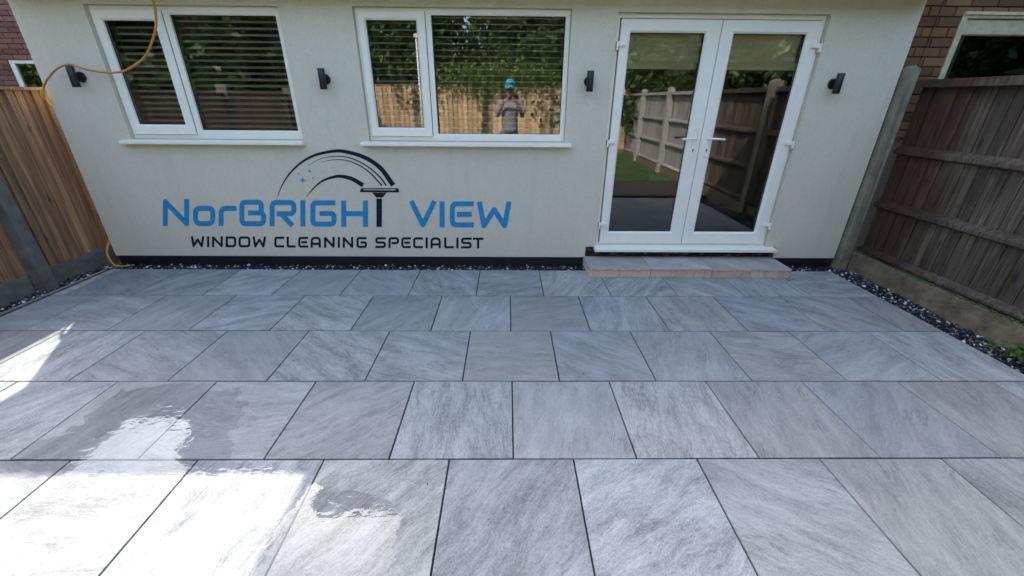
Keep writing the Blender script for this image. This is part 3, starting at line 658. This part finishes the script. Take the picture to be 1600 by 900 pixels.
shape('squeegee_neck', M['navy'], [(581.3,300.9),(604.2,300.9),(597.8,308.6),(588,308.6)])
shape('squeegee_handle', M['navy'], [(588.2,310.2),(597,310.2),(596.6,354.4),(588.2,354.4)])
mbv = [(567.5,296.9),(568.5,295.9),(617,295.9),(619,297.1),(616.5,297.3)]
o = MB(); o.v = [W(x, y, .0007) for x, y in mbv]; o.f = [(0,1,2,3,4)]; o = o.build('squeegee_highlight', M['render'], sign); o.location = (1.7, -.15, -.4)
for x, y, r in ((473.3,281.4,5.4),(484,267.4,3.6),(466.5,271.9,2.0),(489.3,278.3,2.4)):
    shape('star', M['blue'], [(x+(r if i % 2 == 0 else r*.36)*math.sin(i*math.pi/4), y-(r if i % 2 == 0 else r*.36)*math.cos(i*math.pi/4)) for i in range(8)])

# ------------------------------------------------------------------ fences
def board_mesh(wd, h, t0, t1, mat, name='board'):
    """feather-edge board standing on z = 0; its face looks to +y, thick edge at +x"""
    v = [(-wd/2,0,0),(wd/2,0,0),(wd/2,t0,0),(-wd/2,t1,0),(-wd/2,0,h),(wd/2,0,h),(wd/2,t0,h),(-wd/2,t1,h)]
    me = bpy.data.meshes.new(name); me.from_pydata(v, [], [(0,1,2,3)[::-1],(4,5,6,7),(0,1,5,4),(1,2,6,5),(2,3,7,6),(3,0,4,7)]); me.materials.append(mat); return me
# left: new closeboard, face towards the patio (+x)
fl = empty('closeboard_fence', (-4.2, 0, 0), 'new brown closeboard timber fence left of the patio', 'fence')
bl = board_mesh(.098, 1.46, .027, .006, M['wood_new']); y = .42
while y > -9.0:
    inst('board', bl, (random.uniform(-.005, .005), y, .165 + random.uniform(-.004, .004)), fl, (random.uniform(-.003, .003), random.uniform(-.004, .004), R(-90)))
    y -= .0715 + random.uniform(-.002, .002)
MB().box((-.028, -9, 1.626), (.045, .42, 1.65)).build('capping_rail', M['wood_new'], fl)
for z in (.35, .9, 1.4): MB().box((-.06, -9, z), (-.004, .42, z+.06)).build('rail', M['wood_new'], fl)
for i, (a, b) in enumerate([(.40, -.42), (-.55, -2.35), (-2.48, -4.28), (-4.41, -6.21), (-6.34, -8.14), (-8.27, -9)]):
    bevel(MB().box((-.02, b, -.05), (.03, a, .162)).build('gravel_board', M['conc'], fl), .006)
for yy in (-.485, -2.415, -4.345, -6.275, -8.205):
    p = MB(); x0, x1 = -.05, .12; h = 1.60 if yy > -1 else 1.75
    p.v = [(x0,yy-.05,-.05),(x1,yy-.05,-.05),(x1,yy+.05,-.05),(x0,yy+.05,-.05),(x0,yy-.05,h),(x1-.02,yy-.045,h),(x1-.02,yy+.045,h),(x0,yy+.05,h)]
    p.f = [(3,2,1,0),(4,5,6,7),(0,1,5,4),(1,2,6,5),(2,3,7,6),(3,0,4,7)]; bevel(p.build('post', M['conc'], fl), .008)
# right: weathered fence seen from its rail side
fr = empty('weathered_fence', (3.6, 0, 0), 'weathered grey timber fence with three rails right of the patio', 'fence')
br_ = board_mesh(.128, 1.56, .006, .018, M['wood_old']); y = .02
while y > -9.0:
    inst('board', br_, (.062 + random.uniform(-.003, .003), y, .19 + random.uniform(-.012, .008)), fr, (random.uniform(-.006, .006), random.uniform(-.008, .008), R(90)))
    y -= .104 + random.uniform(-.007, .007)
seg = [(.085, -1.72), (-1.84, -3.64), (-3.76, -5.56), (-5.68, -7.48), (-7.6, -9)]
for a, b in seg:
    for z, hh, dd in ((.655, .075, .05), (1.150, .075, .05), (.20, .06, .04)):
        r = MB(); r.v = [(0-.004,b,z+.01),(.052,b,z-.012),(.052,b,z+hh+.006),(0-.004,b,z+hh*.55),(0-.004,a,z+.01),(.052,a,z-.012),(.052,a,z+hh+.006),(0-.004,a,z+hh*.55)]
        r.f = [(0,1,2,3),(7,6,5,4),(0,4,5,1),(1,5,6,2),(2,6,7,3),(3,7,4,0)]; bevel(r.build('rail', M['wood_old'], fr), .004)
    MB().box((-.03, b, 1.705), (.085, a, 1.765)).build('capping_rail', M['wood_old'], fr)
    bevel(MB().box((-.022, b, -.05), (.035, a, .186)).build('gravel_board', M['conc_mossy'], fr), .008)
for i, yy in enumerate((.145, -1.78, -3.70, -5.62, -7.54)):
    x0, x1 = (-.125, -.03) if i == 0 else (-.075, .06); hh = 1.88 if i == 0 else 1.86
    p = MB(); y0, y1 = yy-.06, yy+.06
    p.v = [(x0,y0,-.05),(x1,y0,-.05),(x1,y1,-.05),(x0,y1,-.05),(x0,y0,hh-.03),(x1,y0,hh-.03),(x1,y1,hh-.03),(x0,y1,hh-.03),((x0+x1)/2,y0+.015,hh),((x0+x1)/2,y1-.015,hh)]
    p.f = [(3,2,1,0),(0,1,5,8,4),(1,2,6,5),(2,3,7,9,6),(3,0,4,7),(5,6,9,8),(7,4,8,9)]; bevel(p.build('post', M['conc_pale'] if i < 3 else M['conc_sunlit'], fr), .006)
# moss tuft line on the top of the gravel board
ms = MB(); rg = random.Random(3)
for _ in range(500):
    y = rg.uniform(-2.4, .0); x = rg.uniform(-.02, .03); r = rg.uniform(.004, .012); ms.cyl((x, y, .186), (x+rg.uniform(-.004,.004), y+rg.uniform(-.006,.006), .186+r*1.2), r*1.3, r*.35, 6)
tag(ms.build('moss', M['moss'], fr, True), kind='stuff')
# back fence, seen mirrored in the windows
fb = empty('back_fence', (0, -9.05, 0), 'pale sunlit timber fence mirrored behind the man in the window', 'fence')
bb = board_mesh(.165, 1.72, .045, .006, M['wood_back']); x = -4.2
while x < 3.6: inst('board', bb, (x, random.uniform(-.002, .002), .2), fb, (0, random.uniform(-.004, .004), 0)); x += .146
MB().box((-4.2, -.03, 1.925), (3.6, .05, 1.955)).build('capping_rail', M['wood_back'], fb)
for xx in (-2.75, -.66, 1.33, 3.3): bevel(MB().box((xx-.055, -.06, -.05), (xx+.055, .07, 2.02)).build('post', M['conc_pale'], fb), .008)
MB().box((-4.2, -.03, -.05), (3.6, .03, .198)).build('gravel_board', M['conc'], fb)

# ------------------------------------------------------------------ neighbouring brick houses
def brick_mesh(L, H, D, mat):
    bm = bmesh.new(); bmesh.ops.create_cube(bm, size=1)
    for v in bm.verts: v.co.x *= L; v.co.y *= D; v.co.z *= H
    bmesh.ops.bevel(bm, geom=[e for e in bm.edges if all(v.co.y < 0 for v in e.verts)], offset=.003, segments=1, affect='EDGES')
    me = bpy.data.meshes.new('brick'); bm.to_mesh(me); bm.free(); me.materials.append(mat); return me
def bricks(parent, xa, xb, za, zb, y, mat, hole, oy, ox=0):
    cache = {}; rows = int(round((zb-za)/.075)); rg = random.Random(int(abs(xa)*100))
    for r in range(rows):
        z = za + r*.075 + .0375; x = xa - (.1125 if r % 2 else 0)
        while x < xb:
            a, b = max(x, xa), min(x+.215, xb)
            if hole[2] < z < hole[3]:
                if a < hole[0] < b: b = hole[0] - .004
                elif a < hole[1] < b: a = hole[1] + .004
                elif a >= hole[0] and b <= hole[1]: x += .225; continue
            if b - a > .03:
                L = round(b-a, 3); cache.setdefault(L, brick_mesh(L, .065, .05, mat))
                inst('brick', cache[L], ((a+b)/2-ox, y+.02+rg.uniform(-.0015, .0015)-oy, z+rg.uniform(-.001, .001)), parent, (0, rg.uniform(-.006, .006), 0))
            x += .225
# right neighbour
nr = empty('brick_house', (5, .24, 0), 'brown brick house with a cream framed window behind the right fence', 'house')
O = (-5, -.24, 0)
hr = (3.872, 5.1, 1.35, 2.285)
def npart(mb, name, mat, root, off, parent=None):
    o = mb.build(name, mat, parent or root)
    if parent is None: o.location = off
    return o
npart(wall_mesh(3.457, 11, 0, 5.5, .236, .5, [hr]), 'wall', M['mortar_brown'], nr, O)
bricks(nr, 3.462, 5.9, 1.275, 2.625, .222, M['brick_brown'], (hr[0], hr[1], hr[2], hr[3]), .24, 5)
npart(MB().box((3.5, .45, 5.502), (11.2, 6.1, 5.6)), 'eaves', M['upvc_dirty'], nr, O)
rf = MB(); rf.v = [(3.62,.3,5.602),(11.2,.3,5.602),(11.2,6.2,5.602),(3.62,6.2,5.602),(3.62,3.25,7.3),(11.2,3.25,7.3)]; rf.f = [(3,2,1,0),(0,1,5,4),(2,3,4,5),(0,4,3),(1,2,5)]; npart(rf, 'roof', M['roof'], nr, O)
nw = bpy.data.objects.new('window', None); link(nw, nr); nw.location = O
MB().ring(hr[0], hr[1], hr[2], hr[3], .05, .05, .06, .045, .214, .30, .006).build('frame', M['upvc_dirty'], nw)
MB().ring(hr[0]+.05, hr[1]-.05, hr[2]+.06, hr[3]-.05, .026, .026, .04, .115, .232, .28, .01).build('sash', M['upvc_dirty'], nw)
MB().box((hr[0]+.0, .200, hr[3]-.018), (hr[1], .2135, hr[3]+.004)).build('drip_moulding', M['upvc_dirty'], nw)
mesh('pane', [(hr[0]+.07,.262,hr[2]+.09),(hr[1]-.07,.262,hr[2]+.09),(hr[1]-.07,.262,hr[3]-.16),(hr[0]+.07,.262,hr[3]-.16)], [(0,1,2,3)], M['glass'], nw)
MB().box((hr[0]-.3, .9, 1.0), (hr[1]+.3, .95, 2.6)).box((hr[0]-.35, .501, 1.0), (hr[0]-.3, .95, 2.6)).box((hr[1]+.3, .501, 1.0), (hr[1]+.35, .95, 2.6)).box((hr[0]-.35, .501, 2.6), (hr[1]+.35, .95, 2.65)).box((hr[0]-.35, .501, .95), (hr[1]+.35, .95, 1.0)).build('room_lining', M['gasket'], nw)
MB().box((hr[0]+.08, .30, 1.5), (hr[0]+.165, .315, 2.2)).build('curtain', simple('green_curtain', (.25, .30, .17), .8), nw)
wire = MB().tube([(3.66, .214, 2.7), (3.655, .214, 2.3), (3.64, .214, 1.86)], .003, 6); npart(wire, 'cable', M['grout'], nr, O)
# left neighbour, further back
nl = empty('brick_house', (-9, 3.75, 0), 'dark red brick house with a small white window behind the left fence', 'house')
O2 = (9, -3.75, 0); hl = (-8.09, -6.9, 1.2, 2.10)
npart(wall_mesh(-14, -6.2, 0, 5.2, 3.766, 4.05, [hl]), 'wall', M['mortar_red'], nl, O2)
bricks(nl, -9.2, -6.75, 1.575, 3.3, 3.752, M['brick_red'], hl, 3.75, -9)
rf = MB(); rf.v = [(-14.2,3.5,5.2),(-6,3.5,5.2),(-6,10,5.2),(-14.2,10,5.2),(-14.2,6.7,7.2),(-6,6.7,7.2)]; rf.f = [(3,2,1,0),(0,1,5,4),(2,3,4,5),(0,4,3),(1,2,5)]; npart(rf, 'roof', M['roof'], nl, O2)
lw = bpy.data.objects.new('window', None); link(lw, nl); lw.location = O2
MB().ring(hl[0], hl[1], hl[2], hl[3], .06, .06, .06, .055, 3.765, 3.83, .01).build('frame', M['upvc'], lw)
mesh('pane', [(hl[0]+.05,3.80,hl[2]+.05),(hl[1]-.05,3.80,hl[2]+.05),(hl[1]-.05,3.80,hl[3]-.05),(hl[0]+.05,3.80,hl[3]-.05)], [(0,1,2,3)], M['glass'], lw)
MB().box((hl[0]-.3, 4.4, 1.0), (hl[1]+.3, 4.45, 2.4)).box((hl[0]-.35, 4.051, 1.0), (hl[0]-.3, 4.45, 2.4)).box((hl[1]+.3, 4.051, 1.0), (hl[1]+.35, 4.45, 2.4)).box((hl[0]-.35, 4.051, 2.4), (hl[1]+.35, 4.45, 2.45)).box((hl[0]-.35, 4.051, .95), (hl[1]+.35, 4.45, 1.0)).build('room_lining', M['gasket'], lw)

# ------------------------------------------------------------------ garden behind the photographer (mirrored in the glass)
tag(MB().box((-4.25, -9.1, -.058), (3.62, -4.45, .05)).box((-4.25, -4.45, -.058), (1.2, -5*PT-.012, .05)).build('lawn', M['turf']), kind='structure')
tag(MB().box((1.2, -4.45, -.058), (3.62, -5*PT-.012, .03)).build('lawn_shade_strip', M['soil']), kind='structure')  # dark strip standing in for the house shade on the lawn
gb = MB(); rg = random.Random(9)
for _ in range(16000):
    x, y = rg.uniform(-4.1, 3.5), rg.uniform(-8.95, -3.06); h = rg.uniform(.02, .05)
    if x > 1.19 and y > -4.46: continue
    a = rg.uniform(0, 6.3); dx, dy = .004*math.cos(a), .004*math.sin(a); k = len(gb.v)
    gb.v += [(x-dx, y-dy, .049), (x+dx, y+dy, .049), (x+rg.uniform(-.02, .02), y+rg.uniform(-.02, .02), .05+h)]; gb.f.append((k, k+1, k+2))
tag(gb.build('grass', M['grass']), 'short green lawn grass mirrored in the left french door', kind='stuff')
def leaves(pts, size, mat, name, parent, seed=1):
    rg = random.Random(seed); v, f = [], []
    for p in pts:
        n = Vector((rg.gauss(0, 1), rg.gauss(0, 1), rg.gauss(.5, 1))).normalized(); a = n.orthogonal().normalized(); a.rotate(Matrix.Rotation(rg.uniform(0, 6.3), 3, n)); b = n.cross(a)
        s = size*rg.uniform(.6, 1.3); k = len(v); p = Vector(p)
        v += [p-a*s, p-a*s*.1+b*s*.5+n*s*.08, p+a*s, p-a*s*.1-b*s*.5+n*s*.08]; f += [(k, k+1, k+2), (k, k+2, k+3)]
    return mesh(name, v, f, mat, parent)
def tree(x, y, h, rx, seed, label, n=14000, mat='leaf'):
    rg = random.Random(seed); t = empty('garden_tree', (x, y, 0), label, 'tree', 'trees beyond the garden fences'); tr = MB()
    tr.tube(catmull([(0,0,-.1),(rg.uniform(-.1,.1),0,h*.25),(rg.uniform(-.2,.2),rg.uniform(-.2,.2),h*.55),(0,0,h*.85)], 4), [.16*(1-i/14) for i in range(13)], 8)
    cl = []
    for i in range(38):
        a = rg.uniform(0, 6.3); z = h*rg.uniform(.24, 1.0); rr = rx*math.sqrt(rg.uniform(.05, 1))*(1.05-.45*(z/h)**2)
        c = Vector((rr*math.cos(a), rr*math.sin(a), z)); cl.append((c, rx*rg.uniform(.28, .5)))
        tr.tube([(0, 0, max(.5, z*.6)), c*.6+Vector((0,0,z*.2)), c], [.05, .03, .008], 5)
    tr.build('trunk', M['bark'], t, True); pts = []
    for c, r in cl:
        for _ in range(n//38):
            d = Vector((rg.gauss(0,1), rg.gauss(0,1), rg.gauss(0,1))).normalized()*r*rg.uniform(.35, 1)**.5; pts.append(c+d)
    leaves(pts, .092, M[mat], 'crown', t, seed)
lb = 'leafy dark green tree beyond the garden fences, seen mirrored in the glass'
for i, (x, y, h, r) in enumerate([(-9.2,-11,4.7,2.2),(-6,-11.6,4.8,2.2),(-3.2,-10.9,4.5,2.0),(-.6,-11.8,4.8,2.2),(2.2,-11,4.6,2.0),(5,-11.6,4.8,2.2),(8.2,-10.8,4.7,2.2),(-6.9,-7.4,4.3,1.9),(-6.6,-3.6,3.8,1.6),(6.6,-7.6,4.3,1.9),(6.4,-3.9,4.0,1.7),(6.3,-1.4,3.5,1.2),(11,-6,4.6,2.4),(-11.5,-6,4.6,2.4),(-13.5,-2.5,4.6,2.2),(-4.4,-13.2,4.8,2.2),(.8,-13.2,4.8,2.2),(3.7,-12.8,4.9,2.3),(4.6,-9.6,4.1,1.5)]):
    tree(x, y, h, r, 40+i, lb)
iv = empty('climbing_ivy', (0, -9, 1.9), 'bright green ivy spilling over the back fence beside the man reflection', 'plant'); rg = random.Random(4); pts = []
for _ in range(4200):
    x = rg.gauss(-.2, 1.0); z = rg.gauss(.25, .22) - (.5*rg.random()**3 if abs(x+.75) < .3 else 0); z = max(z, -.22); pts.append((x, rg.gauss(-.02, .16), z))
for _ in range(170): pts.append((rg.gauss(-.72, .1), rg.uniform(.08, .2), rg.uniform(-1.7, .1)))
leaves(pts, .05, M['leaf_bright'], 'foliage', iv, 6)
MB().tube([(-.7,.1,-1.85),(-.72,.12,-1),(-.68,.1,0),(-.4,.05,.3)], [.02,.017,.012,.006], 6).build('stem', M['bark'], iv, True)
# water-fed window cleaning pole leaning on the back fence
pl = empty('cleaning_pole', (-1.78, -4.9, .05), 'long white window cleaning pole mirrored in the narrow pane', 'pole')
MB().tube([(0,0,0),(-.03,-.25,2.62)], .016, 10).build('pole_tube', M['pole'], pl, True); MB().tube([(.06,0,0),(.0,-.24,2.5)], .008, 8).build('water_tube', M['pole'], pl, True)
bevel(MB().box((-.07,-.28,2.62),(.01,-.22,2.69)).build('brush_head', M['pole'], pl), .01)

# crumbs of dirt and leaf on the tiles
db = MB(); rg = random.Random(21)
for _ in range(70):
    x, y = rg.uniform(-3.6, 3.2), rg.uniform(-2.95, -.1); r = rg.choice((.0015, .002, .0025, .003, .005)); a = rg.uniform(0, 6.3); k = len(db.v)
    db.v += [(x+r*1.6*math.cos(a), y+r*1.6*math.sin(a), .0012), (x-r*.6*math.sin(a), y+r*.6*math.cos(a), .0012+r*.5), (x-r*1.5*math.cos(a), y-r*1.5*math.sin(a), .0012), (x+r*.7*math.sin(a), y-r*.7*math.cos(a), .0012)]; db.f += [(k,k+1,k+2,k+3)]
tag(db.build('dirt_crumbs', M['soil']), 'tiny dark crumbs of dirt scattered on the patio tiles', kind='stuff')

# small weeds by the right gravel strip
def weed(x, y, n, size, seed, label):
    rg = random.Random(seed); o = empty('weed', (x, y, -.02), label, 'plant', 'weeds in the gravel'); st = MB()
    for i in range(n):
        a = rg.uniform(0, 6.3); L = size*rg.uniform(.6, 1.15); tip = Vector((math.cos(a)*L, math.sin(a)*L, size*rg.uniform(.25, .9))); mid = tip*.5+Vector((0,0,size*.25)); st.tube([(0,0,0), mid, tip], [.002,.0016,.001], 5)
        d = Vector((math.cos(a), math.sin(a), .15)).normalized(); sd_ = d.cross(Vector((0,0,1))).normalized(); lf = MB(); w_ = size*rg.uniform(.16, .26); l_ = size*rg.uniform(.45, .65)
        prof = [0, .55, .95, .7, .85, .5, .55, .22, 0]
        for j, q in enumerate(prof):
            t = j/(len(prof)-1); c = mid+d*l_*t+Vector((0,0,.25*l_*math.sin(t*2.6)-.25*l_*t*t)); lf.v += [tuple(c-sd_*w_*q+Vector((0,0,.15*w_*q))), tuple(c), tuple(c+sd_*w_*q+Vector((0,0,.15*w_*q)))]
        for j in range(len(prof)-1): k = 3*j; lf.f += [(k,k+1,k+4,k+3),(k+1,k+2,k+5,k+4)]
        lf.build('leaf', M['leaf_weed'], o, True)
    st.build('stem', M['leaf_weed'], o, True)
weed(3.42, -1.53, 11, .125, 1, 'small pale green weed in the gravel strip, nearest the house')
weed(3.50, -1.62, 14, .13, 2, 'darker green weed against the concrete gravel board')
weed(3.45, -1.74, 12, .12, 5, 'green weed at the right edge, beside a white stone')
weed(3.53, -1.80, 12, .12, 7, 'low green weed at the far right edge of frame')

# ------------------------------------------------------------------ the photographer, mirrored in the window
PX, PY, PZ = .05, -4.2, .055
per = empty('person', (PX, PY, PZ), 'person in turquoise cap and grey t-shirt holding a phone, mirrored in window', 'person')
def skin(name, chains, mat, parent, sub=2):
    """chains: lists of (x, y, z, radius); vertices closer than 1 mm are welded"""
    vs_, es, rs, key, roots = [], [], [], {}, []
    for ch in chains:
        prev = None
        for (x, y, z, r) in ch:
            k = (round(x, 3), round(y, 3), round(z, 3))
            if k not in key:
                key[k] = len(vs_); vs_.append((x, y, z)); rs.append(r)
                if prev is None: roots.append(key[k])
            i = key[k]
            if prev is not None: es.append((prev, i))
            prev = i
    me = bpy.data.meshes.new(name); me.from_pydata(vs_, es, []); me.materials.append(mat); o = bpy.data.objects.new(name, me); link(o, parent)
    md = o.modifiers.new('skin', 'SKIN'); md.use_smooth_shade = True
    for i, r in enumerate(rs): me.skin_vertices[0].data[i].radius = (r, r)
    for i in roots: me.skin_vertices[0].data[i].use_root = True
    s = o.modifiers.new('sub', 'SUBSURF'); s.levels = sub; s.render_levels = sub
    return o
body = [[(0,0,.98,.11),(0,.0,1.15,.095),(0,.0,1.32,.105),(0,-.005,1.44,.09),(0,.0,1.53,.058),(0,.025,1.60,.062),(0,.05,1.68,.085),(0,.035,1.76,.088),(0,.02,1.82,.06)]]
for s in (-1, 1):
    body.append([(0,0,.98,.11),(s*.105,0,.92,.085),(s*.115,.01,.52,.058),(s*.12,-.02,.10,.042),(s*.125,.05,.045,.04),(s*.13,.16,.03,.032)])
    body.append([(0,-.005,1.44,.09),(s*.175,-.01,1.455,.058),(s*.245,.03,1.22,.045),(s*.18,.17,1.36,.036),(s*.125,.235,1.49,.026),(s*.095,.25,1.515,.028),(s*.07,.262,1.525,.026)])
bo = skin('body', body, M['skin'], per)
fing = []
for s in (-1, 1):
    for j, ln in enumerate((.052, .058, .055, .044)):
        z = 1.555 - .021*j; fing.append([(s*.082, .262, z-.01, .009), (s*.075, .285, z, .0088), (s*(.075-ln*.55), .294, z, .008), (s*(.075-ln), .288, z-.004, .007)])
    fing.append([(s*.09, .25, 1.50, .010), (s*.075, .243, 1.525, .0095), (s*.05, .243, 1.535, .0085)])
skin('fingers', fing, M['skin'], per, 1)
sh = [[(0,0,.90,.150),(0,0,1.02,.148),(0,0,1.18,.142),(0,0,1.33,.155),(0,-.005,1.45,.125),(0,.0,1.50,.075)]]
for s in (-1, 1): sh.append([(0,-.005,1.45,.125),(s*.165,-.01,1.465,.072),(s*.205,.015,1.34,.066),(s*.222,.025,1.27,.060)])
so = skin('tshirt', sh, M['shirt'], per)
so.scale = (1.14, 1.0, 1); bo.scale = (1, 1, 1)
skin('yoke', [[(-.15,.0,1.475,.06),(0,.0,1.485,.085),(.15,.0,1.475,.06)]], M['shirt_dark'], per).scale = (1.1, .92, 1.06)
tr_ = []
for s in (-1, 1): tr_.append([(0,0,.97,.142),(s*.10,0,.86,.105),(s*.115,.01,.52,.078),(s*.12,-.02,.09,.062)])
skin('trousers', tr_, M['trouser'], per)
for s in (-1, 1): skin('shoe', [[(s*.125,-.06,.045,.042),(s*.128,.06,.04,.046),(s*.132,.19,.032,.036)]], M['shoe'], per)
cp = MB(); n = 24; hc = Vector((0, .03, 1.765))
for a in range(9):
    ph = a/8*math.pi/2
    for i in range(n): t = 2*math.pi*i/n; cp.v.append((hc.x+.1*math.cos(ph)*math.cos(t), hc.y+.118*math.cos(ph)*math.sin(t), hc.z+.115*math.sin(ph)))
for a in range(8):
    for i in range(n): q = (i+1) % n; cp.f.append((a*n+i, a*n+q, (a+1)*n+q, (a+1)*n+i))
cap = cp.build('cap', M['cap'], per, True)
vz = MB()
for row, (rr, dz) in enumerate(((1, 0), (1.35, -.012), (1.7, -.04))):
    for i in range(13): t = R(20+140*i/12); vz.v.append((.098*math.cos(t)*(1 if row == 0 else 1.02), hc.y+.116*math.sin(t)*rr*(1 if row else 1), hc.z+dz-.006*abs(i-6)/6*row))
for row in range(2):
    for i in range(12): k = row*13+i; vz.f.append((k, k+1, k+14, k+13))
vb = vz.build('visor', M['cap'], cap, True); sm = vb.modifiers.new('th', 'SOLIDIFY'); sm.thickness = .004
sg = MB()
for s in (-1, 1): sg.cyl((s*.038, .146, 1.79), (s*.040, .152, 1.792), .03, .03, 16)
sg.box((-.1, .05, 1.795), (-.094, .145, 1.805)).box((.094, .05, 1.795), (.1, .145, 1.805)).box((-.09, .14, 1.798), (.09, .15, 1.806)); sg.build('sunglasses', M['black'], cap)
skin('hair', [[(-.07,-.02,1.70,.035),(-.05,-.06,1.72,.045),(0,-.075,1.73,.05),(.05,-.06,1.72,.045),(.07,-.02,1.70,.035)]], M['hair'], per)
for s in (-1, 1):
    MB().cyl((s*.032, .128, 1.70), (s*.032, .134, 1.70), .011, .006, 12).build('eye', M['shirt_dark'], per); skin('ear', [[(s*.085,.03,1.715,.016),(s*.092,.022,1.69,.014)]], M['skin'], per, 1)
skin('nose', [[(0,.125,1.69,.012),(0,.145,1.655,.016)]], M['skin'], per, 1)
MB().box((-.022, .122, 1.618), (.022, .132, 1.624)).build('mouth', M['shirt_dark'], per)
ph = empty('phone', (PX-.01, PY+.272, PZ+1.535), 'black phone held in the hands of the mirrored person', 'phone'); ph.rotation_euler = (R(-25), 0, 0)
bevel(MB().box((-.074, -.004, -.036), (.074, .004, .036)).build('housing', M['black'], ph), .003, 3); MB().box((-.07, -.0052, -.033), (.07, -.0042, .033)).build('screen', M['gasket'], ph)
MB().cyl((.055, .0042, .018), (.055, .007, .018), .008, n=16).build('lens', M['gasket'], ph)
